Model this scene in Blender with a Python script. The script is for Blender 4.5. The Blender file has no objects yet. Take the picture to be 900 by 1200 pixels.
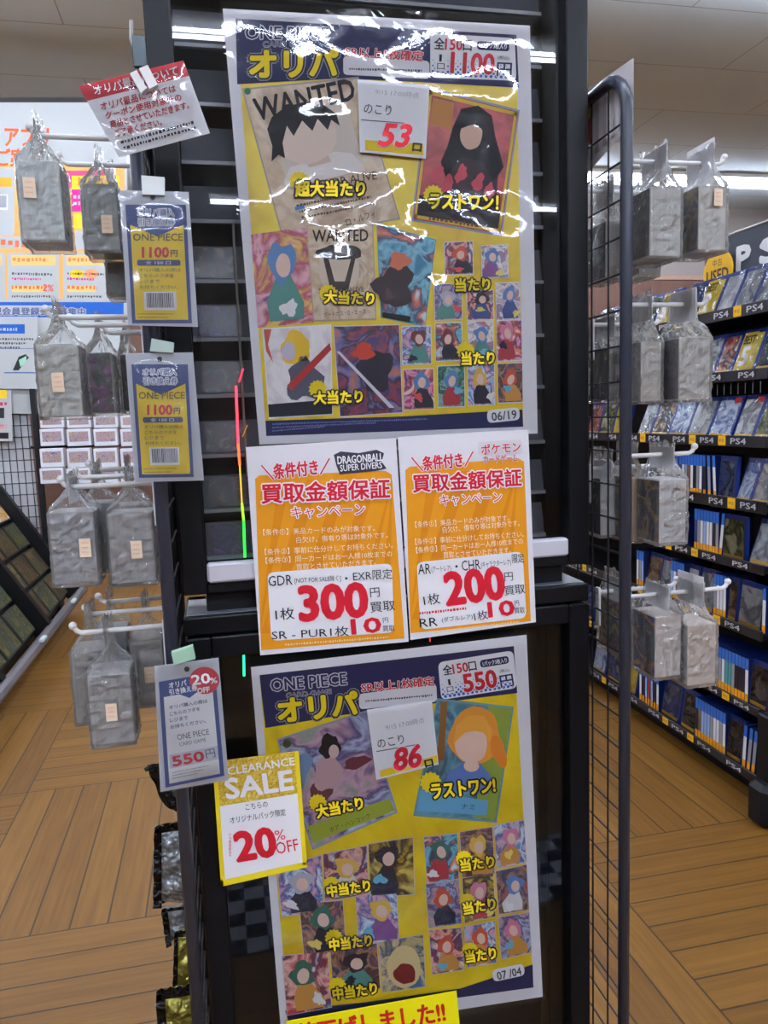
import bpy, math, random
from mathutils import Vector, Matrix, noise
S = bpy.context.scene
COL = S.collection
PI = math.pi
# ------------------------------------------------------------------ camera
F = 900.0
CAM_H = 1.5
def _n(v): return Vector(v).normalized()
def _d(px, py): return Vector((px - 450, py - 600, F))
_Y = _n(_d(252, 496))
_dn = _n(_d(700, 7800)); _dn = _n(_dn - _Y * _dn.dot(_Y))
_Z = -_dn
_X = _Y.cross(_Z)
RW = Matrix((_X, _Y, _Z))            # camera (right, down, forward) -> world
EYE = Vector((0, 0, CAM_H))
cd = bpy.data.cameras.new('camera'); cam = bpy.data.objects.new('camera', cd); COL.objects.link(cam)
cd.sensor_fit = 'HORIZONTAL'; cd.sensor_width = 36.0; cd.lens = F / 900.0 * 36.0
cd.clip_start = 0.02; cd.clip_end = 100
r_, u_, f_ = RW @ Vector((1, 0, 0)), RW @ Vector((0, -1, 0)), RW @ Vector((0, 0, 1))
M = Matrix((r_, u_, -f_)).transposed().to_4x4(); M.translation = EYE
cam.matrix_world = M
S.camera = cam
# ------------------------------------------------------------------ world, exposure
w = bpy.data.worlds.new('world'); S.world = w; w.use_nodes = True
bg = w.node_tree.nodes['Background']; bg.inputs[0].default_value = (1.0, 0.98, 0.95, 1); bg.inputs[1].default_value = 0.12
S.view_settings.view_transform = 'Standard'; S.view_settings.look = 'None'
S.view_settings.gamma = 1.0; S.view_settings.use_curve_mapping = False
S.view_settings.exposure = 0.8
S.cycles.transparent_max_bounces = 32
S.cycles.max_bounces = 8
S.cycles.caustics_reflective = False; S.cycles.caustics_refractive = False
S.cycles.sample_clamp_indirect = 6.0
LAMP = 47.0
# ------------------------------------------------------------------ helpers
def at(px, py, Y):
    r = RW @ _d(px, py); return EYE + r * (Y / r.y)
def onx(px, py, X):
    r = RW @ _d(px, py); return EYE + r * (X / r.x)
def lin(c):
    c = c / 255.0
    return c / 12.92 if c <= 0.04045 else ((c + 0.055) / 1.055) ** 2.4
_mats = {}
def P(rgb, rough=0.5, metal=0.0, emit=0.0, coat=0.0, alb=1.0):
    """plain painted / printed surface in an sRGB colour"""
    k = (rgb, rough, metal, emit, coat, alb)
    if k in _mats: return _mats[k]
    m = bpy.data.materials.new('paint_%d_%d_%d' % rgb); m.use_nodes = True
    b = m.node_tree.nodes['Principled BSDF']
    c = (lin(rgb[0]) * alb, lin(rgb[1]) * alb, lin(rgb[2]) * alb, 1)
    b.inputs['Base Color'].default_value = c
    b.inputs['Roughness'].default_value = rough; b.inputs['Metallic'].default_value = metal
    b.inputs['Coat Weight'].default_value = coat; b.inputs['Coat Roughness'].default_value = 0.06
    if rough >= .4 and not metal: b.inputs['Specular IOR Level'].default_value = .25
    if emit: b.inputs['Emission Color'].default_value = c; b.inputs['Emission Strength'].default_value = emit
    _mats[k] = m; return m
def nodes(name):
    m = bpy.data.materials.new(name); m.use_nodes = True
    nt = m.node_tree; return m, nt, nt.nodes['Principled BSDF'], nt.nodes['Material Output']
def film(name, rough=0.04, ior=1.5, tint=(1, 1, 1), bump=0.0, scale=60, haze=0.0, stretch=1.0):
    """clear plastic film or glass pane: see-through with a fresnel gloss"""
    m, nt, b, out = nodes(name)
    N = nt.nodes.new; L = nt.links.new
    tr = N('ShaderNodeBsdfTransparent'); tr.inputs[0].default_value = (*tint, 1)
    gl = N('ShaderNodeBsdfGlossy'); gl.inputs['Roughness'].default_value = rough; gl.inputs['Color'].default_value = (1, 1, 1, 1)
    fr = N('ShaderNodeFresnel'); fr.inputs[0].default_value = ior
    mx = N('ShaderNodeMixShader'); L(fr.outputs[0], mx.inputs[0]); L(tr.outputs[0], mx.inputs[1]); L(gl.outputs[0], mx.inputs[2])
    res = mx
    if haze:
        df = N('ShaderNodeBsdfDiffuse'); df.inputs[0].default_value = (0.85, 0.86, 0.86, 1)
        m2 = N('ShaderNodeMixShader'); m2.inputs[0].default_value = haze
        L(mx.outputs[0], m2.inputs[1]); L(df.outputs[0], m2.inputs[2]); res = m2
    if bump:
        tc = N('ShaderNodeTexCoord'); mp = N('ShaderNodeMapping'); mp.inputs['Scale'].default_value = (1, 1, 1 / stretch)
        L(tc.outputs['Object'], mp.inputs[0])
        nz = N('ShaderNodeTexNoise'); nz.inputs['Scale'].default_value = scale; nz.inputs['Detail'].default_value = 2; nz.inputs['Distortion'].default_value = 1.5
        L(mp.outputs[0], nz.inputs['Vector'])
        bp = N('ShaderNodeBump'); bp.inputs['Strength'].default_value = bump; bp.inputs['Distance'].default_value = 0.01
        L(nz.outputs[0], bp.inputs['Height']); L(bp.outputs[0], gl.inputs['Normal']); L(bp.outputs[0], fr.inputs['Normal'])
    L(res.outputs[0], out.inputs[0]); return m
GLASS = film('clear_glass', 0.012, 1.45)
SLEEVE = film('clear_sleeve', 0.03, 1.42, bump=0.02, scale=22)
POUCH = film('clear_vinyl_pouch', 0.06, 1.5, bump=0.06, scale=14, haze=0.05)
BAG = film('clear_crinkled_bag', 0.09, 1.55, bump=.25, scale=60, haze=0.12)
class MB:
    def __init__(s): s.v = []; s.f = []; s.m = []; s.uv = []; s.mats = []
    def mi(s, m):
        if m not in s.mats: s.mats.append(m)
        return s.mats.index(m)
    def face(s, pts, mat, uv=None):
        i = len(s.v); s.v += [Vector(p) for p in pts]; s.f.append(tuple(range(i, i + len(pts)))); s.m.append(s.mi(mat))
        s.uv.append(uv if uv else [(0, 0)] * len(pts))
    def tris(s, verts, faces, mat):
        i = len(s.v); s.v += [Vector(p) for p in verts]; k = s.mi(mat)
        for f in faces: s.f.append(tuple(a + i for a in f)); s.m.append(k); s.uv.append([(0, 0)] * len(f))
    def box(s, a, b, mat, skip=''):
        x0, y0, z0 = (min(a[i], b[i]) for i in range(3)); x1, y1, z1 = (max(a[i], b[i]) for i in range(3))
        q = [(x0, y0, z0), (x1, y0, z0), (x1, y1, z0), (x0, y1, z0), (x0, y0, z1), (x1, y0, z1), (x1, y1, z1), (x0, y1, z1)]
        s.tris(q, [(3, 2, 1, 0), (4, 5, 6, 7), (0, 1, 5, 4), (2, 3, 7, 6), (1, 2, 6, 5), (3, 0, 4, 7)], mat)
    def bbox(s, a, b, mat, c=0.002):
        """box with chamfered vertical and horizontal edges"""
        x0, y0, z0 = (min(a[i], b[i]) for i in range(3)); x1, y1, z1 = (max(a[i], b[i]) for i in range(3))
        def ring(x0, y0, x1, y1, k, z): return [(x0 + k, y0, z), (x1 - k, y0, z), (x1, y0 + k, z), (x1, y1 - k, z), (x1 - k, y1, z), (x0 + k, y1, z), (x0, y1 - k, z), (x0, y0 + k, z)]
        R = [ring(x0 + c, y0 + c, x1 - c, y1 - c, c * .5, z0), ring(x0, y0, x1, y1, c, z0 + c), ring(x0, y0, x1, y1, c, z1 - c), ring(x0 + c, y0 + c, x1 - c, y1 - c, c * .5, z1)]
        vs = [p for r in R for p in r]; fs = [tuple(range(7, -1, -1)), tuple(range(24, 32))]
        for k in range(3):
            for j in range(8): fs.append((k * 8 + j, k * 8 + (j + 1) % 8, k * 8 + 8 + (j + 1) % 8, k * 8 + 8 + j))
        s.tris(vs, fs, mat)
    def tube(s, pts, r, mat, n=8, cap=True, flat=None):
        pts = [Vector(p) for p in pts]; vs = []; fs = []
        for i, p in enumerate(pts):
            t = (pts[min(i + 1, len(pts) - 1)] - pts[max(i - 1, 0)]).normalized()
            ref = Vector((0, 0, 1)) if abs(t.z) < 0.9 else Vector((0, 1, 0))
            if flat: ref = Vector(flat)
            a = t.cross(ref).normalized(); b = a.cross(t).normalized()
            for k in range(n):
                an = 2 * PI * k / n; vs.append(p + a * (math.cos(an) * r) + b * (math.sin(an) * r))
        for i in range(len(pts) - 1):
            for k in range(n): fs.append((i * n + k, i * n + (k + 1) % n, (i + 1) * n + (k + 1) % n, (i + 1) * n + k))
        if cap: fs.append(tuple(range(n - 1, -1, -1))); fs.append(tuple(range((len(pts) - 1) * n, len(pts) * n)))
        s.tris(vs, fs, mat)
    def sphere(s, c, r, mat, n=8):
        vs = []; fs = []; c = Vector(c)
        for i in range(n + 1):
            for k in range(n): vs.append(c + Vector((math.sin(PI * i / n) * math.cos(2 * PI * k / n), math.sin(PI * i / n) * math.sin(2 * PI * k / n), math.cos(PI * i / n))) * r)
        for i in range(n):
            for k in range(n): fs.append((i * n + k, (i + 1) * n + k, (i + 1) * n + (k + 1) % n, i * n + (k + 1) % n))
        s.tris(vs, fs, mat)
    def build(s, name, parent=None, smooth=False, origin=None):
        if origin is None:
            if parent: origin = wloc(parent)
            else:
                n = max(len(s.v), 1); origin = Vector((sum(v.x for v in s.v) / n, sum(v.y for v in s.v) / n, min(v.z for v in s.v)))
        me = bpy.data.meshes.new(name); me.from_pydata([v - origin for v in s.v], [], s.f)
        for m in s.mats: me.materials.append(m)
        me.polygons.foreach_set('material_index', s.m)
        ul = me.uv_layers.new(name='UVMap'); k = 0
        flat = [c for f in s.uv for c in f]
        ul.data.foreach_set('uv', [x for c in flat for x in c])
        if smooth: me.polygons.foreach_set('use_smooth', [True] * len(s.f))
        me.update()
        o = bpy.data.objects.new(name, me); COL.objects.link(o)
        if parent: o.parent = parent; o.location = origin - wloc(parent)
        else: o.location = origin
        return o
def wloc(o):
    v = Vector((0, 0, 0))
    while o: v = v + o.location; o = o.parent
    return v
def thing(name, label, cat, loc=(0, 0, 0), group=None):
    o = bpy.data.objects.new(name, None); COL.objects.link(o); o.location = loc; o.empty_display_size = 0.02
    return tag(o, label, cat, group)
def tag(o, label, cat, group=None):
    o['label'] = label; o['category'] = cat
    if group: o['group'] = group
    return o
def struct(o): o['kind'] = 'structure'; return o
# ------------------------------------------------------------------ lettering
_gl = {}
def glyph(t, res=2):
    k = (t, res)
    if k in _gl: return _gl[k]
    c = bpy.data.curves.new('lettering', 'FONT'); c.body = t; c.resolution_u = res; c.fill_mode = 'FRONT'
    o = bpy.data.objects.new('lettering', c)
    me = o.to_mesh()
    vs = [(v.co.x, v.co.y) for v in me.vertices]; fs = [tuple(p.vertices) for p in me.polygons]
    o.to_mesh_clear(); bpy.data.objects.remove(o); bpy.data.curves.remove(c)
    _gl[k] = (vs, fs); return _gl[k]
def text3(mb, t, TL, TR, BL, mat, off=0.0, shear=0.0, res=2):
    """lay a line of lettering into the parallelogram TL-TR-BL; off thickens the strokes"""
    bv, fs = glyph(t, res)
    if not bv: return
    x0, x1 = min(v[0] for v in bv), max(v[0] for v in bv); y0, y1 = min(v[1] for v in bv), max(v[1] for v in bv)
    TL, TR, BL = Vector(TL), Vector(TR), Vector(BL); U = TR - TL; V = TL - BL
    sy = off * V.length; un, vn = U.normalized(), V.normalized()
    n = 0 if off <= 0.012 else (6 if off < .045 else 10)
    sh = [Vector((0, 0, 0))] + [un * (math.cos(2 * PI * k / n) * sy) + vn * (math.sin(2 * PI * k / n) * sy) for k in range(n)]
    base = []
    for x, y in bv:
        q = (y - y0) / (y1 - y0 + 1e-9); p = (x - x0) / (x1 - x0 + 1e-9) + shear * (q - 0.5)
        base.append(BL + U * p + V * q)
    nn = un.cross(vn).normalized()
    for i, d in enumerate(sh): mb.tris([b + d + nn * (i * 9e-6) for b in base], fs, mat)
# ------------------------------------------------------------------ printed pictures (plain colour patterns)
_pics = {}
def picmat(pal, scale=5.0, soft=0.06, rough=0.4):
    k = (pal, scale, rough)
    if k in _pics: return _pics[k]
    m, nt, b, out = nodes('printed_picture'); N = nt.nodes.new; L = nt.links.new
    uv = N('ShaderNodeUVMap')
    n1 = N('ShaderNodeTexNoise'); n1.inputs['Scale'].default_value = scale; n1.inputs['Detail'].default_value = 4; n1.inputs['Distortion'].default_value = .8
    L(uv.outputs[0], n1.inputs['Vector'])
    cr = N('ShaderNodeValToRGB'); e = cr.color_ramp; e.interpolation = 'LINEAR'
    nP = len(pal); lo, hi = 0.3, 0.7
    st = [(lo + (hi - lo) * (i + .5) / nP, c) for i, c in enumerate(pal)]
    while len(e.elements) < len(st): e.elements.new(0.5)
    for el, (p, c) in zip(e.elements, st): el.position = p; el.color = (lin(c[0]), lin(c[1]), lin(c[2]), 1)
    L(n1.outputs[0], cr.inputs[0])
    n2 = N('ShaderNodeTexNoise'); n2.inputs['Scale'].default_value = scale * 4; L(uv.outputs[0], n2.inputs['Vector'])
    mx = N('ShaderNodeMixRGB'); mx.blend_type = 'OVERLAY'; mx.inputs[0].default_value = 0.35
    L(cr.outputs[0], mx.inputs[1]); L(n2.outputs[0], mx.inputs[2]); L(mx.outputs[0], b.inputs['Base Color'])
    b.inputs['Roughness'].default_value = rough
    _pics[k] = m; return m
random.seed(7)
def picquad(mb, TL, TR, BR, BL, pal, scale=5.0, rough=0.35):
    u0, v0 = random.uniform(0, 50), random.uniform(0, 50); a = (Vector(TR) - Vector(TL)).length / max((Vector(BL) - Vector(TL)).length, 1e-6)
    mb.face([BL, BR, TR, TL], picmat(pal, scale, rough=rough), [(u0, v0), (u0 + a, v0), (u0 + a, v0 + 1), (u0, v0 + 1)])
class Sheet:
    """a printed sheet standing in the plane Y = const; its layout is measured on the sheet"""
    def __init__(s, name, label, cat, Y, quad, mat, thick=0.0006, group=None, paper='paper'):
        s.Y = Y; s.parts = {}; s.quad = quad
        c = [at(*p, Y) for p in quad]; lo = min(c, key=lambda p: p.z)
        s.root = thing(name, label, cat, (sum(p.x for p in c) / 4, Y, lo.z), group)
        mb = s.mb(paper); n = len(c)
        bk = [p + Vector((0, thick, 0)) for p in c]
        mb.face(c[::-1], mat); mb.face(bk, mat)
        for i in range(n): j = (i + 1) % n; mb.face([c[i], c[j], bk[j], bk[i]], mat)
    def mb(s, part):
        if part not in s.parts: s.parts[part] = [part.split('#')[0], MB()]
        return s.parts[part][1]
    def w(s, p, k): return at(p[0], p[1], s.Y) - Vector((0, 0.00025 * k, 0))
    def poly(s, part, pts, mat, k=1):
        s.mb(part).face([s.w(p, k) for p in pts][::-1], mat)
    def rrect(s, part, TL, TR, BR, BL, r, mat, k=1, n=4):
        q = [Vector(p) for p in (TL, TR, BR, BL)]; pts = []
        for i in range(4):
            p, a, b = q[i], q[i - 1], q[(i + 1) % 4]
            pa = p + (a - p).normalized() * r; pb = p + (b - p).normalized() * r
            for j in range(n + 1):
                t = j / n; pts.append(pa * (1 - t) ** 2 + p * (2 * t * (1 - t)) + pb * t * t)
        s.poly(part, pts, mat, k)
    def blob(s, part, c, rx, ry, mat, k=2, rot=0.0, wob=0.0, n=22, seed=0):
        rr = random.Random(seed); ph = [rr.uniform(0, 6.28) for _ in range(4)]; pts = []
        for i in range(n):
            a = 2 * PI * i / n; f = 1 + wob * (math.sin(3 * a + ph[0]) + 0.7 * math.sin(5 * a + ph[1]) + 0.5 * math.sin(7 * a + ph[2]))
            x, y = rx * f * math.cos(a), ry * f * math.sin(a)
            pts.append((c[0] + x * math.cos(rot) - y * math.sin(rot), c[1] + x * math.sin(rot) + y * math.cos(rot)))
        s.poly(part, pts, mat, k)
    def burst(s, part, c, r, mat, k=2, n=14):
        s.poly(part, [(c[0] + math.cos(PI * i / n) * r * (1 if i % 2 else .84), c[1] + math.sin(PI * i / n) * r * (1 if i % 2 else .84)) for i in range(2 * n)], mat, k)
    def text(s, part, t, TL, TR, h, mat, k=3, base=0.0, halo=None, halo2=None, shear=0.0, res=2):
        """lettering from TL to TR (top corners, pixels) with height h; halo = (material, offset)"""
        d = Vector((TR[0] - TL[0], TR[1] - TL[1])); nrm = Vector((-d.y, d.x)).normalized() * h
        BL = (TL[0] + nrm.x, TL[1] + nrm.y)
        mb = s.mb(part)
        for i, hl in enumerate((halo2, halo)):
            if hl: text3(mb, t, s.w(TL, k + i), s.w(TR, k + i), s.w(BL, k + i), hl[0], hl[1] + base, shear, res)
        text3(mb, t, s.w(TL, k + 2), s.w(TR, k + 2), s.w(BL, k + 2), mat, base, shear, res)
    def micro(s, part, TL, TR, h, mat, k=3, seed=1):
        """a line of print too fine to read: short ink dashes"""
        rr = random.Random(seed); A, B = Vector(TL), Vector(TR); d = (B - A).normalized(); n = Vector((-d.y, d.x)); L = (B - A).length; x = 0
        while x < L:
            w_ = h * rr.uniform(0.35, 0.9); a = A + d * x; b = A + d * min(x + w_, L); o1 = rr.uniform(0, .2) * h; hh = h * rr.uniform(.7, 1)
            s.poly(part, [a + n * o1, b + n * o1, b + n * hh, a + n * hh], mat, k); x += w_ + h * 0.35
    def pic(s, TL, TR, BR, BL, pal, border=None, bw=1.2, k=2, scale=5.0, name='card_picture'):
        key = name + '#%d' % len(s.parts); k += .03 * len(s.parts); q = [Vector(p) for p in (TL, TR, BR, BL)]
        if border:
            s.poly(key, q, border, k); c = sum(q, Vector((0, 0))) / 4; q = [p + (c - p).normalized() * bw * 1.4 for p in q]
        picquad(s.mb(key), *[s.w(p, k + 1) for p in q], pal, scale); return key
    def figure(s, key, q, rr, k=6):
        """an anonymous faceless figure as the subject of a small printed picture"""
        hair = P(rr.choice(((232, 190, 80), (60, 44, 54), (214, 90, 60), (96, 140, 196), (220, 130, 160), (60, 110, 90), (190, 190, 206), (120, 60, 60))), .4)
        cloth = P(rr.choice(((70, 90, 150), (180, 60, 70), (230, 226, 226), (50, 46, 60), (90, 150, 140), (210, 150, 70), (140, 90, 150))), .4)
        cu, cv = rr.uniform(.4, .6), rr.uniform(.28, .42); f = lambda u, v: quad4(q, u, v, u, v)[0]
        W_ = (Vector(q[1]) - Vector(q[0])).length; H_ = (Vector(q[3]) - Vector(q[0])).length; sd = rr.randint(0, 999); a = rr.uniform(-.4, .4)
        du = rr.uniform(-.12, .12)
        s.poly(key, [f(cu - .08, cv + .1), f(cu + .1, cv + .1), f(min(cu + .32 + du, .96), .78), f(min(cu + .30 + du, .96), .95), f(max(cu - .30 + du, .04), .95), f(max(cu - .34 + du, .04), .74)], cloth, k)
        s.blob(key, f(cu, cv), W_ * .25, H_ * .21, hair, k + .3, a, .13, 20, sd)
        s.blob(key, f(cu + .02, cv + .04), W_ * .13, H_ * .13, P((236, 202, 186), .4), k + .6, a, .02, 14)
        s.blob(key, f(rr.uniform(.15, .85), rr.uniform(.6, .85)), W_ * .16, H_ * .08, P(rr.choice(((240, 220, 120), (230, 90, 90), (120, 190, 220), (240, 240, 240), (40, 40, 60))), .4), k + .9, rr.uniform(-1, 1), .2, 16, sd + 1)
    def sleeve(s, quad, mat, dy=0.004, amp=0.0006, nx=30, ny=40, part='clear_sleeve', seed=0.0, bulge=0.0, wl=14.0):
        mb = s.mb(part); q = [at(*p, s.Y) for p in quad]; vs = []; fs = []
        for j in range(ny + 1):
            for i in range(nx + 1):
                a, b = i / nx, j / ny
                p = (q[0] * (1 - a) + q[1] * a) * (1 - b) + (q[3] * (1 - a) + q[2] * a) * b
                e = min(a, 1 - a, b, 1 - b); e = min(e * 6, 1)
                z = noise.noise(Vector((p.x * wl + seed, p.z * wl * 1.5, seed))) * amp * 2 + bulge * math.sin(PI * a) * math.sin(PI * b)
                vs.append(p - Vector((0, dy + z * e, 0)))
        for j in range(ny):
            for i in range(nx): k = j * (nx + 1) + i; fs.append((k, k + nx + 1, k + nx + 2, k + 1))
        mb.tris(vs, fs, mat)
    def done(s):
        for key, (nm, mb) in s.parts.items(): mb.build(nm, s.root, smooth=nm in ('clear_sleeve', 'clear_pouch'))
        return s.root
ORD = ['first', 'second', 'third', 'fourth', 'fifth', 'sixth', 'seventh', 'eighth', 'ninth', 'tenth', 'eleventh', 'twelfth', 'thirteenth', 'fourteenth', 'fifteenth', 'sixteenth', 'seventeenth', 'eighteenth', 'nineteenth', 'twentieth', 'twenty-first', 'twenty-second', 'twenty-third', 'twenty-fourth', 'twenty-fifth', 'twenty-sixth', 'twenty-seventh', 'twenty-eighth', 'twenty-ninth', 'thirtieth', 'thirty-first', 'thirty-second', 'thirty-third', 'thirty-fourth']
BLACK = P((9, 10, 15), 0.4); TUBEM = P((44, 48, 62), 0.35); WHITE = P((238, 236, 240), 0.55); PLASTIC = P((236, 234, 232), 0.3)
NAVY = P((38, 44, 92), 0.5); YEL = P((246, 214, 20), 0.5); RED = P((206, 34, 52), 0.5); INK = P((24, 24, 30), 0.5)
# ================================================================== the room
CEIL = 4.44
def floor_mat():
    m, nt, b, out = nodes('parquet_floor'); N = nt.nodes.new; L = nt.links.new
    tc = N('ShaderNodeTexCoord'); sp = N('ShaderNodeSeparateXYZ'); L(tc.outputs['Object'], sp.inputs[0])
    def mth(op, a, b_=None, c=None):
        n = N('ShaderNodeMath'); n.operation = op
        for i, v in enumerate((a, b_, c)):
            if v is None: continue
            if isinstance(v, (int, float)): n.inputs[i].default_value = v
            else: L(v, n.inputs[i])
        return n.outputs[0]
    BX, BY = 1.0, 0.985
    u = mth('DIVIDE', mth('SUBTRACT', sp.outputs['X'], 0.145 - 20 * BX), BX); v = mth('DIVIDE', mth('SUBTRACT', sp.outputs['Y'], 2.31 - 20 * BY), BY)
    fu, fv = mth('FLOOR', u), mth('FLOOR', v)
    par = mth('MODULO', mth('ADD', fu, fv), 2.0)              # 1: boards run along Y
    lu, lv = mth('FRACT', u), mth('FRACT', v)
    def mixv(a, b_): return mth('ADD', mth('MULTIPLY', a, par), mth('MULTIPLY', b_, mth('SUBTRACT', 1.0, par)))
    ac = mth('MULTIPLY', mixv(lu, lv), 9.0); al = mixv(lv, lu)
    idx = mth('FLOOR', ac); fa = mth('FRACT', ac)
    seam = mth('MAXIMUM', mth('GREATER_THAN', mth('ABSOLUTE', mth('SUBTRACT', fa, 0.5)), 0.474), mth('GREATER_THAN', mth('ABSOLUTE', mth('SUBTRACT', al, 0.5)), 0.4975))
    cmb = N('ShaderNodeCombineXYZ'); L(mth('ADD', idx, mth('MULTIPLY', fu, 13.0)), cmb.inputs[0]); L(fv, cmb.inputs[1])
    wn = N('ShaderNodeTexWhiteNoise'); wn.noise_dimensions = '3D'; L(cmb.outputs[0], wn.inputs['Vector'])
    gr = N('ShaderNodeCombineXYZ'); L(mth('ADD', mth('MULTIPLY', ac, 5.0), mth('MULTIPLY', wn.outputs['Value'], 40)), gr.inputs[0]); L(mth('MULTIPLY', al, 2.2), gr.inputs[1]); L(fu, gr.inputs[2])
    nz = N('ShaderNodeTexNoise'); nz.inputs['Scale'].default_value = 1.6; nz.inputs['Detail'].default_value = 5; L(gr.outputs[0], nz.inputs['Vector'])
    cr = N('ShaderNodeValToRGB'); cr.color_ramp.elements[0].color = (lin(104), lin(68), lin(20), 1); cr.color_ramp.elements[1].color = (lin(128), lin(88), lin(30), 1)
    cr.color_ramp.elements[0].position = 0.3; cr.color_ramp.elements[1].position = 0.72
    L(mth('ADD', mth('MULTIPLY', nz.outputs[0], 0.75), mth('MULTIPLY', wn.outputs['Value'], 0.26)), cr.inputs[0])
    mx = N('ShaderNodeMixRGB'); L(mth('MULTIPLY', seam, 0.92), mx.inputs[0]); L(cr.outputs[0], mx.inputs[1]); mx.inputs[2].default_value = (0.03, 0.015, 0.006, 1)
    L(mx.outputs[0], b.inputs['Base Color']); b.inputs['Roughness'].default_value = 0.5; b.inputs['Specular IOR Level'].default_value = .35
    return m
def ceil_mat():
    m, nt, b, out = nodes('ceiling_board'); N = nt.nodes.new; L = nt.links.new
    tc = N('ShaderNodeTexCoord'); br = N('ShaderNodeTexBrick'); L(tc.outputs['Object'], br.inputs['Vector'])
    br.offset = 0.5; br.inputs['Scale'].default_value = 1.0; br.inputs['Brick Width'].default_value = 1.82; br.inputs['Row Height'].default_value = 0.91; br.inputs['Mortar Size'].default_value = 0.005
    br.inputs['Color1'].default_value = (lin(206), lin(218), lin(222), 1); br.inputs['Color2'].default_value = (lin(202), lin(214), lin(218), 1); br.inputs['Mortar'].default_value = (lin(160), lin(158), lin(152), 1)
    L(br.outputs[0], b.inputs['Base Color']); b.inputs['Roughness'].default_value = 0.9; return m
def wood_wall():
    m, nt, b, out = nodes('brown_wall'); N = nt.nodes.new; L = nt.links.new
    tc = N('ShaderNodeTexCoord'); mp = N('ShaderNodeMapping'); mp.inputs['Scale'].default_value = (6, 6, .5); L(tc.outputs['Object'], mp.inputs[0])
    nz = N('ShaderNodeTexNoise'); nz.inputs['Scale'].default_value = 2.0; nz.inputs['Detail'].default_value = 4; L(mp.outputs[0], nz.inputs['Vector'])
    cr = N('ShaderNodeValToRGB'); cr.color_ramp.elements[0].color = (lin(74), lin(46), lin(36), 1); cr.color_ramp.elements[1].color = (lin(106), lin(70), lin(52), 1)
    L(nz.outputs[0], cr.inputs[0]); L(cr.outputs[0], b.inputs['Base Color']); b.inputs['Roughness'].default_value = .6; return m
X0, X1, Y0, Y1 = -7.0, 9.0, -10.0, 10.6
m_ = MB(); m_.face([(X0, Y0, 0), (X1, Y0, 0), (X1, Y1, 0), (X0, Y1, 0)], floor_mat()); struct(m_.build('floor', origin=Vector((0, 0, 0))))
m_ = MB(); m_.face([(X0, Y0, CEIL), (X0, Y1, CEIL), (X1, Y1, CEIL), (X1, Y0, CEIL)], ceil_mat()); struct(m_.build('ceiling', origin=Vector((0, 0, CEIL))))
wallp = P((128, 118, 112), 0.85)
m_ = MB(); m_.box((X0, Y1, 0), (X1, Y1 + .12, CEIL), wallp); struct(m_.build('wall_back'))
m_ = MB(); m_.box((X0, Y1 - .03, 0), (X1, Y1 - .001, 3.42), wood_wall()); struct(m_.build('trim_1'))
m_ = MB(); m_.box((X0, Y1 - .045, 3.38), (X1, Y1 - .001, 3.44), P((150, 120, 100), .6)); struct(m_.build('trim_2'))
m_ = MB(); m_.box((X0 - .12, Y0, 0), (X0, Y1, CEIL), wallp); struct(m_.build('wall_left'))
m_ = MB(); m_.box((X1, Y0, 0), (X1 + .12, Y1, CEIL), wallp); struct(m_.build('wall_right'))
m_ = MB(); m_.box((X0, Y0 - .12, 0), (X1, Y0, CEIL), wallp); struct(m_.build('wall_front'))
# the checked carpet strip in the aisle (seen mirrored in the case's lower glass)
def checker():
    m, nt, b, out = nodes('checked_carpet'); N = nt.nodes.new; L = nt.links.new
    tc = N('ShaderNodeTexCoord'); ck = N('ShaderNodeTexChecker'); ck.inputs['Scale'].default_value = 16; L(tc.outputs['Object'], ck.inputs[0])
    ck.inputs[1].default_value = (lin(190), lin(196), lin(214), 1); ck.inputs[2].default_value = (lin(44), lin(48), lin(66), 1)
    L(ck.outputs[0], b.inputs['Base Color']); b.inputs['Roughness'].default_value = .95; return m
m_ = MB(); m_.bbox((-3, -0.22, 0.0), (4.2, 0.12, 0.008), checker(), .003)
tag(m_.build('carpet_runner', origin=Vector((0, 0, 0))), 'grey checked carpet strip lying across the wooden floor', 'carpet')
# ceiling lamps: rows of twin tubes
TUBE = P((222, 234, 255), 0.5, emit=LAMP); HOUS = P((225, 222, 216), .5)
first = None
for ry in (-8.4, -4.0, 0.4, 4.8, 9.25):
    for k in range(7):
        x = -6.3 + k * 2.2
        if first is None:
            h = MB(); h.box((-1.09, -.19, .10), (1.09, .19, .14), HOUS); h.box((-1.05, -.035, .055), (-1.02, .035, .09), HOUS); h.box((1.02, -.035, .055), (1.05, .035, .09), HOUS)  # housing made extra wide to shade the ceiling around the tubes
            first = thing('ceiling_light', '', 'light', (0, 0, 0), 'twin tube ceiling lights'); h.build('housing', first)
            for s_ in (-1, 1):
                t = MB(); t.tube([(-1.04, s_ * .05, .05), (1.04, s_ * .05, .05)], .016, TUBE, 8); t.build('fluorescent_tube', first)
            o = first
        else:
            o = first.copy(); COL.objects.link(o)
            for ch in list(first.children): c = ch.copy(); COL.objects.link(c); c.parent = o
        o.location = (x, ry, CEIL - .1405)
        far = ry > 9
        o['label'] = 'lit twin-tube ceiling light in the far row above the game shelves, %s from the left' % ORD[k] if far else 'lit twin-tube fluorescent ceiling light in the rows over the near aisles'
        o['group'] = 'far row of ceiling lights' if far else 'near rows of ceiling lights'
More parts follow.
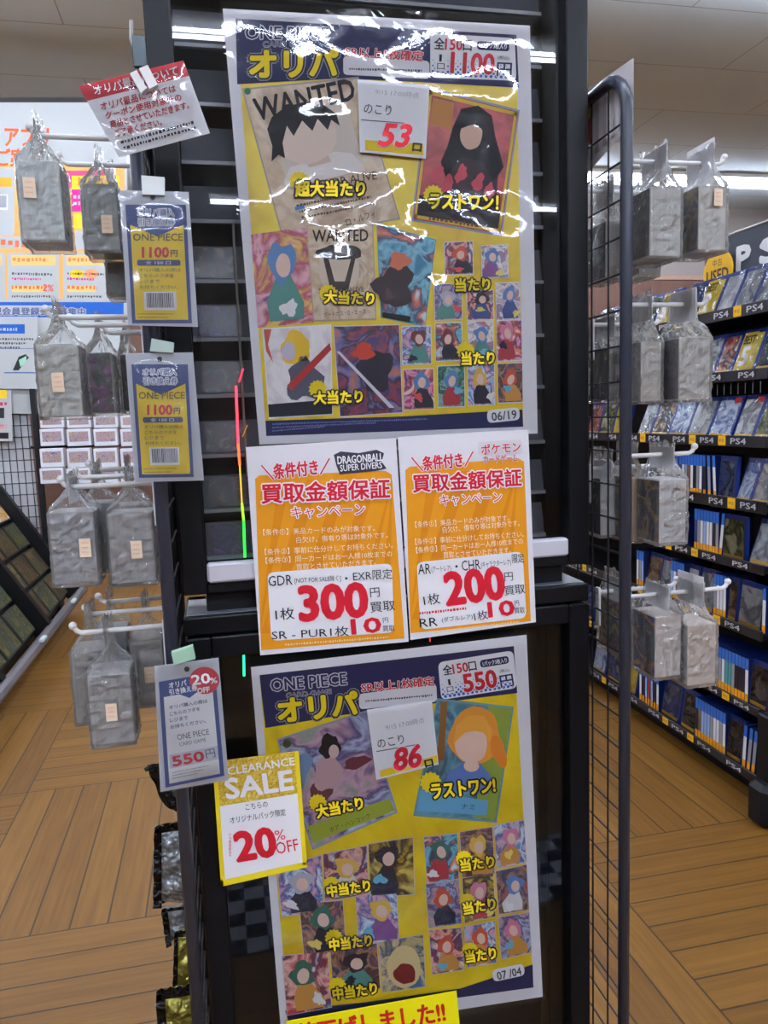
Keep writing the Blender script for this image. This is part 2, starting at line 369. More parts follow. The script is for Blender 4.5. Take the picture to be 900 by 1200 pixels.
# ================================================================== the black showcase
CX0, CX1, CY0, CY1 = -0.057, 0.549, 1.085, 1.212
def gy(px, py, y): return at(px, py, y).z
case = thing('display_case', 'tall narrow black glass showcase covered in yellow posters', 'display case', (0.24, 1.15, 0))
BACKM = P((17, 18, 23), 0.5); INT = P((66, 69, 78), 0.45); LIP = P((130, 132, 140), 0.3)
b = MB()
for z0, z1 in ((1.262, 2.45), (0.0, 1.233)):
    for x0, x1 in ((CX0, CX0 + .028), (CX1 - .03, CX1)):
        b.bbox((x0, 1.166, z0), (x1, CY1, z1), BLACK)
b.bbox((CX0, CY0 + .004, 2.45), (CX1, CY1, 2.50), BLACK); b.bbox((CX0, CY0 + .004, 1.262), (CX1, CY1, 1.275), BLACK)
b.bbox((CX0 + .03, 1.10, 1.233), (CX1 - .03, 1.2, 1.262), BACKM); b.bbox((CX0, CY0 + .012, 0.0), (CX1, CY1, 0.09), BLACK)
b.bbox((CX0 - .002, CY0 - .012, 1.207), (CX1 + .002, CY1, 1.233), BLACK)
b.build('carcass', case)
b = MB(); b.box((CX0 + .027, CY1 - .012, 1.27), (CX1 - .03, CY1 - .004, 2.45), BACKM); b.box((CX0 + .027, CY1 - .012, 0.09), (CX1 - .03, CY1 - .004, 1.21), BACKM); b.build('back_panel', case)
b = MB(); b.box((CX0 + .002, CY0, 1.2334), (CX1 - .002, CY1 - .03, 1.2345), P((150, 156, 168), .3)); b.build('counter_ledge', case)
for s_ in (0, 1):
    xx = CX1 - .006 if s_ else CX0 + .002
    b = MB(); b.face([(xx, 1.105, 1.275), (xx, 1.166, 1.275), (xx, 1.166, 2.45), (xx, 1.105, 2.45)], GLASS); b.face([(xx, 1.105, .09), (xx, 1.166, .09), (xx, 1.166, 1.207), (xx, 1.105, 1.207)], GLASS); b.build('side_glass', case)
# doors
for nm, z0, z1, up in (('door', 1.266, 2.44, True), ('lower_door', 0.075, 1.204, False)):
    d = MB(); st = .033
    d.bbox((CX0, CY0 - .016, z0), (CX0 + st, CY0 + .014, z1), BLACK); d.bbox((CX1 - st, CY0 - .016, z0), (CX1, CY0 + .014, z1), BLACK)
    d.bbox((CX0 + st, CY0 - .015, z0), (CX1 - st, CY0 + .013, z0 + (.014 if up else .03)), BLACK); d.bbox((CX0 + st, CY0 - .015, z1 - .03), (CX1 - st, CY0 + .013, z1), BLACK)
    do = d.build(nm, case)
    g = MB(); yg = CY0 + .004; g.face([(CX0 + st, yg, z0 + .01), (CX1 - st, yg, z0 + .01), (CX1 - st, yg, z1 - .02), (CX0 + st, yg, z1 - .02)], GLASS); g.build('glass_pane', do)
    if up:
        h = MB(); h.bbox((CX0 + st + .001, CY0 - .017, 1.281), (CX1 - st - .001, CY0 + .002, 1.308), P((214, 212, 222), .45), .003); o = h.build('bottom_rail', do); o['label'] = 'silver white rail along the door foot'
# tiers inside
zs = [gy(265, y, 1.13) for y in (-10, 58, 126, 194, 262, 332, 400, 466, 536, 600, 655)]
xa, xb = CX0 + .034, CX1 - .045
for i, z in enumerate(zs):
    t = MB(); y0, y1 = 1.128, 1.196
    prof = [(y0, z), (y0, z + .005), (y0 + .007, z + .006), (y0 + .016, z + .053), (y0 + .019, z + .053), (y0 + .012, z + .002)]
    for k in range(len(prof)):
        a_, c_ = prof[k], prof[(k + 1) % len(prof)]
        t.face([(xa, a_[0], a_[1]), (xb, a_[0], a_[1]), (xb, c_[0], c_[1]), (xa, c_[0], c_[1])], LIP if k in (0, 1) else INT)
    t.face([(xa, *p) for p in prof], INT); t.face([(xb, *p) for p in prof[::-1]], INT)
    o = t.build('card_tier', case)
    if i >= 6 or i in (5,):
        # dim cards standing on the tier
        for k in range(5):
            x = xa + .008 + k * .105; c = MB(); q = [(x, y0 + .006, z + .008), (x + .06, y0 + .006, z + .008), (x + .06, y0 + .0125, z + .05), (x, y0 + .0125, z + .05)]
            picquad(c, q[3], q[2], q[1], q[0], random.choice((((20, 24, 40), (40, 48, 90), (18, 20, 30), (70, 60, 110)), ((22, 22, 26), (60, 42, 40), (24, 40, 52), (90, 80, 70)))), 3, .3); c.build('stood_card', o)
b = MB(); x = at(277, 330, 1.12).x
b.bbox((x - .0015, 1.118, at(270, 262, 1.12).z - .35), (x + .0015, 1.124, at(272, 262, 1.12).z), P((120, 116, 110), .4), .0005); b.build('divider_strip', case)
# coloured reflection streaks by the left glass edge, imitated with added glowing tubes
def emis(c, s_): return P(c, .5, emit=s_)
b = MB()
def seg(p, q, c, r=.0018, s_=1.6): b.tube([at(*p, 1.11), at(*q, 1.11)], r, emis(c, s_), 6)
seg((276.5, 452), (279, 520), (255, 60, 80)); seg((279, 520), (281, 545), (230, 90, 50)); seg((281, 545), (283.5, 590), (190, 140, 40), .0011); seg((283.5, 590), (285.5, 610), (130, 200, 40)); seg((285.5, 610), (287, 653), (40, 235, 60)); seg((280, 448), (285, 432), (220, 60, 80), .0015, .9)
seg((284, 512), (290, 498), (170, 110, 50), .001, .7); b.build('glowing_colour_streak', case); b = MB()
seg((285, 738), (286, 792), (40, 225, 140)); b.build('glowing_colour_streak', case); b = MB(); seg((503, 728), (504, 752), (220, 60, 50), .001, .8)
b.build('glowing_colour_streak', case)
# ================================================================== the two black grid panels
def grid_panel(x, label, zt=1.958):
    g = thing('grid_panel', label, 'grid panel', (x, 1.11, 0), 'black grid panels flanking the showcase')
    ya, yb, r = 1.006, 1.228, .055
    pts = [(x, ya, .02)] + [(x, ya + r - r * math.cos(t * PI / 12), zt - r + r * math.sin(t * PI / 12)) for t in range(0, 7)] + [(x, yb - r + r * math.sin(t * PI / 12), zt - r + r * math.cos(t * PI / 12)) for t in range(0, 7)] + [(x, yb, .02)]
    f = MB(); f.tube(pts, .0088, TUBEM, 10, flat=(1, 0, 0)); f.build('tube_frame', g, smooth=True)
    wz = MB(); wm = P((34, 35, 40), .4)
    for k in range(4): y = 1.058 + .0505 * k - .002; wz.tube([(x, y, .12), (x, y, zt)], .0016, wm, 6)
    for k in range(1 if zt < 1.95 else 0, 37): wz.tube([(x + .003, ya, 1.893 - .0505 * k), (x + .003, yb, 1.893 - .0505 * k)], .0016, wm, 6)
    wz.build('wire_grid', g)
    f = MB(); f.bbox((x - .0115, 0.95, 0.0), (x + .0115, 1.29, .022), TUBEM); f.build('foot', g); return g
grid_panel(.573, 'black wire grid panel with rounded tube frame right of the showcase')
grid_panel(-.072, 'black wire grid panel seen edge-on along the left side of the showcase', 1.905)
# ================================================================== posters on the glass
HW = P((246, 246, 250), .5); PW = P((236, 234, 240), .5); GREY = P((150, 150, 160), .5); DARKG = P((70, 72, 84), .5)
ORG = P((242, 150, 20), .5); PYEL = P((250, 222, 30), .5); PNAVY = P((34, 36, 84), .5); PRED = P((214, 30, 50), .5); PBLUE = P((40, 90, 190), .5); CYAN = P((70, 170, 230), .5)
PARCH = P((222, 194, 160), .5); CARDG = P((150, 160, 178), .4); HAIR = P((26, 24, 30), .5); SKIN = P((236, 196, 176), .5)
PINKS = ((222, 120, 150), (240, 200, 90), (180, 60, 90), (240, 180, 190), (120, 60, 110))
TEAL = ((40, 130, 170), (130, 200, 220), (30, 60, 100), (220, 120, 90), (200, 235, 245))
PURP = ((70, 50, 110), (150, 60, 80), (40, 30, 60), (120, 110, 170), (190, 120, 100))
SKY = ((90, 150, 210), (230, 235, 245), (60, 90, 160), (230, 170, 190), (150, 200, 230))
GREENS = ((20, 70, 70), (60, 150, 130), (15, 40, 50), (140, 190, 170), (30, 90, 90))
REDS = ((200, 70, 80), (240, 190, 180), (130, 30, 50), (90, 80, 110), (250, 225, 220))
PALE = ((235, 225, 225), (190, 170, 190), (250, 240, 230), (120, 130, 170), (220, 120, 130))
GOLD = ((60, 44, 24), (190, 150, 40), (30, 26, 24), (120, 90, 40), (220, 200, 90))
BROWN = ((110, 70, 60), (70, 50, 56), (180, 130, 100), (50, 60, 90), (160, 90, 90))
MAG = ((200, 60, 120), (250, 170, 200), (110, 30, 90), (230, 120, 90), (250, 220, 230))
DARKP = ((24, 24, 34), (70, 60, 90), (18, 18, 24), (120, 60, 60), (50, 70, 100))
LILAC = ((120, 110, 160), (180, 190, 220), (80, 70, 120), (200, 160, 180), (150, 160, 150))
TANS = ((222, 196, 164), (206, 176, 140), (230, 208, 180), (190, 160, 130))
FIELD = ((240, 206, 16), (248, 216, 30), (228, 192, 10), (246, 214, 24))
def lp(a, b, t): return (a[0] + (b[0] - a[0]) * t, a[1] + (b[1] - a[1]) * t)
def quad4(q, u0, v0, u1, v1):
    f = lambda u, v: lp(lp(q[0], q[1], u), lp(q[3], q[2], u), v)
    return f(u0, v0), f(u1, v0), f(u1, v1), f(u0, v1)
def caption(s, t, TL, TR, h, burst=None, base=.045):
    key = 'caption_lettering#%d' % len(s.parts)
    if burst: s.burst(key, burst[:2], burst[2], PYEL, 11)
    s.text(key, t, TL, TR, h, PYEL, 12, base, halo=(INK, .12))
def title_block(s, logo, card, title, sr, srnote, price, big, p2):
    """logo / card / title / sr / note / price box given as pixel corner pairs"""
    (a, b, h) = logo; s.text('title_lettering', 'ONE PIECE', a, b, h, PNAVY, 4, .02, halo=(P((206, 204, 212), .5), .085))
    (a, b, h) = card; s.text('title_lettering', 'CARD GAME', a, b, h, PNAVY, 4, .0, halo=(P((186, 186, 198), .5), .09))
    (a, b, h) = title
    s.text('title_lettering', 'オリパ', a, b, h, PYEL, 5, .06, halo=(INK, .07), halo2=(P((150, 152, 170), .5), .11), res=3)
    (a, b, h) = sr; s.text('title_lettering', 'SR以上1枚確定', a, b, h, PRED, 6, .03, halo=(HW, .055))
    (a, b, h) = srnote; s.micro('fine_print', a, b, h, DARKG, 7, 3)
    q = price; s.rrect('price_panel', *q, 7, HW, 3); dots = P((60, 110, 210), .5)
    for j in range(6):
        for i in range(16 if j < 3 else 16):
            u, v = (i + .5 + .5 * (j % 2)) / 17, .60 + .065 * j
            c = quad4(q, u, v, u, v)[0]; r = .55 + .26 * j
            s.blob('price_panel', c, r, r, dots, 4, n=8)
    f = lambda u0, v0, u1, v1: (quad4(q, u0, v0, u1, v1)[0], quad4(q, u0, v0, u1, v1)[1], (quad4(q, u0, v1, u0, v1)[0][1] - quad4(q, u0, v0, u0, v0)[0][1]))
    a, b, h = f(.05, .10, .17, .36); s.text('price_lettering', '全', a, b, h, INK, 5, .02)
    a, b, h = f(.18, .11, .38, .36); s.text('price_lettering', '150', a, b, h, PRED, 5, .03)
    a, b, h = f(.39, .12, .49, .36); s.text('price_lettering', '口', a, b, h, INK, 5, .02)
    s.rrect('price_panel', *quad4(q, .55, .12, .93, .32), 4, PNAVY, 4)
    a, b, h = f(.58, .155, .90, .285); s.text('price_lettering', '1パック3枚入り', a, b, h, HW, 6, .02)
    s.rrect('price_panel', *quad4(q, .055, .44, .19, .86), 3, HW, 5)
    a, b, h = f(.105, .48, .135, .64); s.text('price_lettering', '1', a, b, h, INK, 6, .01)
    a, b, h = f(.08, .68, .165, .82); s.text('price_lettering', '口', a, b, h, INK, 6, .0)
    u0, u1 = p2; a, b, h = f(u0, .42, u1, .88); s.text('price_lettering', big, a, b, h, PRED, 7, .045, halo=(HW, .05), res=3)
    a, b, h = f(.79, .44, .92, .54); s.text('price_lettering', '(税込)', a, b, h, INK, 7, .0)
    a, b, h = f(.78, .60, .95, .92); s.text('price_lettering', '円', a, b, h, PNAVY, 7, .02, halo=(HW, .05))
# ---- large upper poster
q = ((261, 10), (621, 30), (630, 508), (304, 521))
s = Sheet('promotional_poster', 'large yellow and navy poster priced 1100 at the top of the showcase glass', 'poster', 1.080, q, PW)
inn = ((276, 22), (605, 41), (613, 497), (312, 508))
picquad(s.mb('printed_ground'), *[s.w(p, 1) for p in inn], FIELD, 2.5)
s.poly('printed_ground', [(276, 22), (605, 41), (608, 103), (500, 97), (400, 92), (278, 99)], PNAVY, 2)
s.poly('printed_ground', [(311, 493), (470, 488), (612, 480), (613, 500), (312, 511)], PNAVY, 2)
for i in range(3): s.micro('footer_print', (319, 496 + 4 * i), (500 - 60 * i, 490 + 4.4 * i), 2.2, P((120, 130, 190), .5), 3, 10 + i)
# big parchment card
k = s.pic((283, 104), (420, 90), (469, 257), (332, 284), TANS, P((168, 160, 150), .4), 2, 2, 3.0)
mb = s.mb(k)
s.blob(k, (290, 107.5), 4, 4, P((50, 130, 90), .4), 5, n=10)
s.text(k, 'WANTED', (296, 117), (412, 92), 26, HAIR, 5, .03)
s.poly(k, [(317, 138), (405, 117), (425, 190), (336, 212)], P((224, 210, 196), .5), 5)
s.poly(k, [(333, 212), (340, 196), (362, 190), (392, 178), (412, 180), (424, 192), (428, 200), (336, 220)], P((240, 232, 226), .5), 6)
s.poly(k, [(352, 178), (380, 172), (388, 190), (362, 197)], P((226, 200, 184), .5), 6.3)
s.blob(k, (358, 158), 37, 35, P((240, 218, 202), .5), 6.6, -.25, .015)
s.poly(k, [(313, 152), (318, 138), (334, 126), (356, 120), (380, 124), (394, 134), (398, 148), (388, 141), (384, 153), (372, 140), (366, 154), (354, 142), (344, 160), (336, 148), (331, 168), (334, 186), (326, 182), (318, 190), (319, 172)], HAIR, 7)
s.text(k, 'DEAD OR ALIVE', (350, 216), (440, 201), 10, P((60, 50, 46), .5), 8, .01)
for i in range(3): s.micro(k, (347 + 3 * i, 240 + 7 * i), (430 + 4 * i, 222 + 7.5 * i), 3.4, P((110, 90, 76), .5), 8, 20 + i)
s.poly(k, [(345, 243), (356, 240.5), (357, 244.5), (346, 247)], P((90, 150, 210), .5), 8)
s.text(k, 'ロ・ルフィ', (404, 258), (438, 247), 8, P((60, 50, 46), .5), 8, .01)
# big red card
k = s.pic((501, 102), (609, 129), (588, 277), (482, 259), ((176, 44, 52), (196, 60, 60), (150, 34, 44), (200, 80, 70)), CARDG, 2.2, 2, 2.5)
qq = ((501, 102), (609, 129), (588, 277), (482, 259))
for e in ((0, 0, 1, .03), (0, .97, 1, 1), (0, 0, .03, 1), (.97, 0, 1, 1)): s.poly(k, quad4(qq, e[0] * .95 + .025, e[1] * .95 + .025, e[2] * .95 + .025, e[3] * .95 + .025), P((226, 190, 60), .4), 4)
s.poly(k, quad4(qq, .05, .80, .95, .95), P((32, 26, 30), .4), 4)
s.poly(k, quad4(qq, .07, .07, .30, .27), P((196, 130, 60), .4), 4)
s.poly(k, [(520, 226), (526, 190), (540, 176), (568, 182), (584, 200), (580, 244), (516, 244)], P((52, 30, 40), .4), 5)
s.poly(k, [(530, 150), (540, 128), (560, 124), (576, 136), (580, 160), (590, 196), (578, 214), (566, 190), (540, 184), (522, 208), (516, 190), (524, 172)], HAIR, 5.5)
s.blob(k, (552, 158), 13, 18, P((226, 186, 164), .4), 6, .15, .02); s.poly(k, [(538, 152), (542, 138), (556, 136), (568, 144), (567, 154), (556, 146), (548, 148)], HAIR, 6.4)
for i, cc in enumerate(((512, 205), (524, 216), (560, 214), (572, 226), (540, 204))): s.blob(k, cc, 6, 11, P((206, 74, 90), .4), 6 + .1 * i, .4, .15, seed=i)
s.micro(k, (503, 254), (568, 263), 5, P((120, 70, 60), .4), 6, 31)
# lower picture cards
T = ((294, 275), (360, 266), (368, 378), (302, 384)); k = s.pic(*T, PINKS, scale=2.4); s.figure(k, T, random.Random(3), 6)
kb = s.pic((359, 264), (437, 262), (441, 375), (367, 377), TANS, P((190, 170, 150), .4), 1.5, 4, 3)
s.text(kb, 'WANTED', (366, 270), (431, 269), 14, P((60, 50, 44), .5), 6, .02)
s.blob(kb, (397, 315), 24, 30, P((226, 208, 186), .5), 6); s.blob(kb, (398, 296), 27, 9, P((52, 46, 44), .5), 7, 0, .06)
s.poly(kb, [(378, 300), (384, 300), (392, 330), (404, 330), (412, 300), (417, 300), (408, 340), (387, 340)], P((70, 60, 56), .5), 7)
s.text(kb, 'DEAD OR ALIVE', (374, 338), (426, 336), 6, P((70, 60, 56), .5), 7); s.text(kb, 'ポートガス・D・エース', (379, 366), (428, 362), 6, P((60, 50, 46), .5), 7)
k = s.pic((441, 262), (511, 281), (498, 383), (446, 372), TEAL, P((70, 170, 200), .4), 1.2, 5, 3)
s.blob(k, (462, 335), 22, 26, P((60, 44, 50), .4), 8, .4, .15, seed=2); s.blob(k, (468, 306), 12, 10, P((214, 120, 90), .4), 9, 0, .15, seed=4); s.poly(k, [(448, 366), (481, 371), (480, 378), (448, 372)], INK, 9)
k = s.pic((307, 385), (388, 380), (390, 486), (315, 491), ((240, 234, 236), (250, 246, 246), (226, 214, 220), (244, 240, 240)), HW, 1.5, 4, 2.5)
s.blob(k, (346, 408), 17, 20, P((244, 200, 50), .4), 7, .2, .08, seed=1); s.blob(k, (338, 412), 8, 11, P((214, 206, 226), .4), 8, 0, .05); s.blob(k, (356, 445), 20, 24, P((90, 90, 110), .4), 7, .2, .15, seed=3)
s.poly(k, [(336, 452), (386, 402), (388, 410), (342, 458)], P((184, 44, 44), .4), 9); s.poly(k, [(309, 386), (318, 386), (312, 412), (320, 425)], P((210, 90, 70), .4), 7); s.poly(k, [(314, 474), (389, 468), (389, 485), (315, 489)], P((30, 34, 50), .4), 8)
k = s.pic((390, 382), (468, 380), (472, 484), (398, 489), PURP, P((230, 220, 226), .4), 1.0, 4, 3.5)
s.poly(k, [(394, 412), (398, 412), (462, 478), (456, 478)], P((226, 226, 240), .4), 8); s.blob(k, (426, 412), 12, 10, P((214, 70, 50), .4), 7, 0, .15, seed=2); s.blob(k, (440, 435), 20, 24, P((40, 34, 50), .4), 6, .3, .15, seed=6)
grid = [(520, 283, 34, 40, REDS), (563, 287, 32, 40, PALE),
        (508, 332, 33, 44, LILAC), (546, 340, 32, 36, REDS), (580, 331, 29, 45, PALE),
        (470, 382, 35, 46, SKY), (509, 378, 32, 46, TEAL), (547, 376, 31, 46, PALE), (581, 375, 30, 49, MAG),
        (472, 432, 36, 49, MAG), (512, 428, 32, 50, GREENS), (547, 426, 32, 50, SKY), (582, 425, 30, 48, BROWN)]
frr = random.Random(21)
for x, y, a, h, pal in grid:
    T = ((x, y + .6), (x + a, y - .6), (x + a + .8, y + h - 1.2), (x + .8, y + h)); k = s.pic(*T, pal, PW, .9, 5, 2.6); s.figure(k, T, frr, 7.6)
title_block(s, ((288, 31), (385, 33), 15), ((308, 49), (366, 49), 6.5), ((293, 60), (395, 59), 31), ((405, 55), (496, 61), 12), ((409, 80), (494, 82), 3), ((504, 39), (603, 45), (605, 95), (504, 91)), '1100', (.25, .75))
s.rrect('title_lettering', (402, 66), (503, 72), (503, 93), (402, 88), 5, PW, 5)
caption(s, '超大当たり', (346, 213), (427, 213), 18, (350, 213, 12)); caption(s, 'ラストワン！', (503, 228), (583, 230), 17, (507, 229, 12))
caption(s, '大当たり', (380, 341), (438, 343), 15, (384, 344, 11)); caption(s, '当たり', (533, 327), (573, 326), 15, (539, 331, 10))
caption(s, '大当たり', (367, 459), (424, 457), 15, (372, 456, 11)); caption(s, '当たり', (540, 413), (578, 412), 15, (545, 411, 11))
s.rrect('date_pill', (570, 481), (608, 477), (609, 492), (571, 496), 6, HW, 6); s.text('date_pill', '06/19', (575, 483.5), (604, 480.5), 10, DARKG, 8, .02)
s.sleeve(((257, 3), (624, 22), (633, 512), (300, 526)), SLEEVE, .0035, .0012, seed=2.0)
s.done()
# ---- campaign sheets
OR1 = P((238, 158, 28), .5); OR2 = P((228, 142, 16), .5); ORT = P((250, 214, 150), .5)
def campaign(label, Y, quad, frame, stripes, logo, head, lines, price):
    s = Sheet('campaign_sheet', label, 'campaign sheet', Y, quad, PW, group='buy-back campaign sheets')
    s.poly('printed_ground', frame, OR1, 1)
    for a in stripes: s.poly('printed_ground', a, OR2, 2)
    logo(s); head(s)
    for t, a, b_, h in lines: s.text('conditions_lettering', t, a, b_, h, P((255, 240, 214), .5), 4, .008)
    price(s); s.done()
def stripes(x0, y0, x1, y1):
    out = []
    for k in range(7):
        a = x0 + 8 + k * 34
        lo = max(x0, a - 26); out.append([(min(a + 14, x1), y0), (min(a + 28, x1), y0), (min(max(a - 40 + 14, x0), x1), y1), (min(max(a - 40, x0), x1), y1)])
    return out
def logo_a(s):
    s.poly('franchise_lettering', [(391, 533), (399, 529), (420, 531), (441, 527), (450, 531), (447, 541), (453, 549), (440, 552), (398, 556), (394, 545)], P((60, 60, 72), .5), 3)
    s.text('franchise_lettering', 'DRAGONBALL', (395, 535), (448, 531), 9, HW, 4, .03); s.text('franchise_lettering', 'SUPER DIVERS', (398, 545), (447, 541), 7.5, HW, 4, .02)
def head_a(s):
    s.text('headline', '＼条件付き／', (306, 545), (386, 537), 18, PRED, 3, .03, halo=(HW, .05))
    s.text('headline', '買取金額保証', (306, 567), (456, 561), 23, PRED, 5, .03, halo=(HW, .07))
    s.text('headline', 'キャンペーン', (341, 594), (427, 590), 14, PRED, 6, .01, halo=(HW, .075))
def price_a(s):
    s.rrect('price_panel', (313, 671), (459, 660), (462, 741), (318, 751), 8, HW, 3)
    s.text('price_lettering', 'GDR', (314, 675), (342, 673), 12, INK, 5, .01); s.text('price_lettering', '[NOT FOR SALE除く]', (345, 676.5), (399, 673.5), 8, INK, 5); s.text('price_lettering', '・', (404, 676), (407, 676), 3, INK, 5); s.text('price_lettering', 'EXR限定', (413, 669), (459, 666), 12, INK, 5, .01)
    s.text('price_lettering', '1枚', (322, 713), (344, 711), 14, INK, 5, .01); s.text('price_lettering', '300', (350, 688), (428, 683), 39, PRED, 5, .06, res=3)
    s.text('price_lettering', '円', (433, 689), (444, 688), 11, INK, 5, .01); s.text('price_lettering', '買取', (433, 706), (462, 703), 12, INK, 5, .012)
    s.text('price_lettering', 'SR - PUR1枚', (318, 738), (408, 733), 12, INK, 5, .005); s.text('price_lettering', '10', (411, 726), (445, 723), 17, PRED, 5, .05); s.text('price_lettering', '円', (448, 724), (454, 723), 6, INK, 5); s.text('price_lettering', '買取', (448, 733), (462, 732), 7, INK, 5)
    s.micro('fine_print', (334, 754), (455, 745), 3, ORT, 3, 41)
LN_A = [('【条件①】美品カードのみが対象です。', (308, 620), (439, 615), 7.5), ('白欠け、傷有り等は対象外です。', (347, 629), (454, 623), 7.5), ('【条件②】事前に仕分けしてお持ちください。', (310, 643), (460, 635), 7.5), ('【条件③】同一カードはお一人様10枚までの', (311, 653), (459, 645), 7.5), ('買取とさせていただきます。', (347, 661), (440, 655), 7.5)]
fr = [(299, 561), (304, 557), (452, 552), (459, 556), (474, 748), (306, 762)]
campaign('orange campaign sheet offering 300 yen, left of the pair below the large poster', 1.0635, ((288, 524), (464, 513), (479, 752), (305, 768)), fr, stripes(304, 562, 460, 742), logo_a, head_a, LN_A, price_a)
def logo_b(s):
    s.rrect('franchise_lettering', (560, 518), (611, 515), (612, 530), (561, 533), 2, P((226, 222, 226), .5), 3)
    s.text('franchise_lettering', 'ポケモン', (563, 521), (609, 517), 12, PRED, 4, .02, halo=(HW, .05)); s.text('franchise_lettering', 'カードゲーム', (566, 534), (606, 532), 9, PRED, 4, .01, halo=(P((226, 200, 206), .5), .06))
def head_b(s):
    s.text('headline', '＼条件付き／', (482, 536), (554, 529), 17, PRED, 3, .03, halo=(HW, .05))
    s.text('headline', '買取金額保証', (483, 556), (610, 549), 21, PRED, 5, .03, halo=(HW, .07))
    s.text('headline', 'キャンペーン', (515, 580), (587, 576), 13, PRED, 6, .01, halo=(HW, .075))
def price_b(s):
    s.rrect('price_panel', (488, 659), (612, 646), (617, 724), (493, 738), 8, HW, 3)
    s.text('price_lettering', 'AR', (489, 661), (504, 660), 12, INK, 5, .01); s.text('price_lettering', '(アートレア)', (505, 664), (528, 662), 8, INK, 5); s.text('price_lettering', '・', (533, 662), (536, 662), 3, INK, 5); s.text('price_lettering', 'CHR', (540, 657), (562, 655), 12, INK, 5, .01); s.text('price_lettering', '(キャラクターレア)', (563, 658), (598, 655), 8, INK, 5); s.text('price_lettering', '限定', (599, 649), (613, 648), 11, INK, 5, .01)
    s.text('price_lettering', '1枚', (495, 697), (514, 694), 13, INK, 5, .01); s.text('price_lettering', '200', (520, 672), (587, 664), 37, PRED, 5, .06, res=3)
    s.text('price_lettering', '円', (590, 671), (600, 670), 10, INK, 5, .01); s.text('price_lettering', '買取', (590, 687), (614, 684), 11, INK, 5, .012)
    s.micro('note_print', (491, 717), (546, 711), 3.4, PRED, 5, 47); s.text('price_lettering', 'RR', (491, 725), (512, 723), 10, INK, 5, .005); s.text('price_lettering', '(ダブルレア)', (517, 723), (553, 719), 7, INK, 5); s.text('price_lettering', '1枚', (554, 717), (570, 714), 11, INK, 5, .005); s.text('price_lettering', '10', (571, 706), (601, 703), 17, PRED, 5, .05); s.text('price_lettering', '円', (602, 704), (607, 703), 6, INK, 5); s.text('price_lettering', '買取', (602, 712), (614, 711), 7, INK, 5)
    s.micro('fine_print', (508, 739), (608, 727), 3, ORT, 3, 43)
LN_B = [('【条件①】美品カードのみが対象です。', (486, 611), (596, 603), 7.5), ('白欠け、傷有り等は対象外です。', (518, 617), (608, 609), 7.5), ('【条件②】事前に仕分けしてお持ちください。', (486, 631), (613, 622), 7.5), ('【条件③】同一カードはお一人様10枚までの', (487, 641), (612, 630), 7.5), ('買取とさせていただきます。', (519, 647), (598, 641), 7.5)]
fr = [(475, 551), (480, 547), (607, 537), (614, 541), (622, 728), (481, 742)]
campaign('orange campaign sheet offering 200 yen, right of the pair below the large poster', 1.0630, ((466, 512), (619, 503), (628, 729), (481, 750)), fr, stripes(480, 552, 606, 726), logo_b, head_b, LN_B, price_b)
# ---- lower poster
q = ((294, 782), (617, 744), (636, 1168), (330, 1216))
s = Sheet('promotional_poster', 'yellow and navy poster priced 550 on the lower glass of the showcase', 'poster', 1.0645, q, PW)
inn = ((304, 791), (602, 757), (625, 1155), (338, 1192))
picquad(s.mb('printed_ground'), *[s.w(p, 1) for p in inn], FIELD, 2.5)
s.poly('printed_ground', [(304, 791), (602, 757), (606, 812), (510, 824), (400, 838), (311, 853)], PNAVY, 2)
s.poly('printed_ground', [(334, 1184), (430, 1174), (540, 1158), (624, 1130), (625, 1157), (338, 1196)], PNAVY, 2)
k = s.pic((324, 866), (430, 832), (466, 952), (366, 996), LILAC, CARDG, 2, 2, 3)
s.blob(k, (384, 905), 16, 22, P((196, 160, 164), .4), 5, .2, .1, seed=3); s.blob(k, (386, 874), 12, 14, HAIR, 6, .2, .12, seed=4); s.blob(k, (391, 880), 6, 8, P((214, 184, 180), .4), 7); s.blob(k, (352, 905), 10, 26, P((120, 150, 190), .4), 5, .3, .12, seed=5); s.blob(k, (418, 893), 16, 7, P((110, 50, 60), .4), 6, -.3, .1, seed=8); s.blob(k, (375, 930), 12, 20, P((110, 60, 70), .4), 4, .4, .1, seed=12)
s.poly(k, [(360, 968), (456, 935), (463, 949), (367, 987)], P((164, 176, 60), .4), 6); s.blob(k, (336, 871), 5, 5, P((60, 80, 30), .4), 6, n=12); s.text(k, 'ボア・ハンコック', (385, 969), (432, 952), 6, P((70, 80, 40), .5), 8)
k = s.pic((512, 818), (602, 828), (582, 964), (484, 956), ((70, 130, 150), (110, 170, 190), (50, 90, 120), (130, 180, 150)), P((120, 160, 170), .4), 2.2, 2, 2.5)
s.poly(k, [(572, 827), (599, 830), (580, 960), (556, 958)], P((150, 170, 70), .4), 4); s.blob(k, (556, 862), 30, 34, P((244, 160, 60), .4), 5, .1, .04, seed=2); s.blob(k, (552, 872), 19, 22, P((244, 206, 186), .4), 6, .1, .02)
s.poly(k, [(531, 872), (534, 850), (548, 838), (566, 838), (576, 854), (574, 870), (566, 858), (556, 856), (545, 858), (538, 864)], P((250, 176, 70), .4), 7)
s.blob(k, (584, 880), 8, 20, P((238, 140, 50), .4), 6, -.3, .06, seed=5); s.poly(k, [(524, 905), (545, 892), (562, 894), (576, 910), (572, 930), (522, 925)], P((96, 130, 200), .4), 6); s.blob(k, (552, 897), 9, 7, P((244, 206, 186), .4), 7); s.poly(k, [(516, 822), (524, 822), (520, 890), (512, 892)], P((150, 100, 50), .4), 6)
s.poly(k, [(492, 925), (572, 938), (570, 955), (488, 950)], P((110, 180, 220), .4), 6); s.text(k, 'ナミ', (540, 941), (556, 942), 6, P((40, 80, 120), .5), 8)
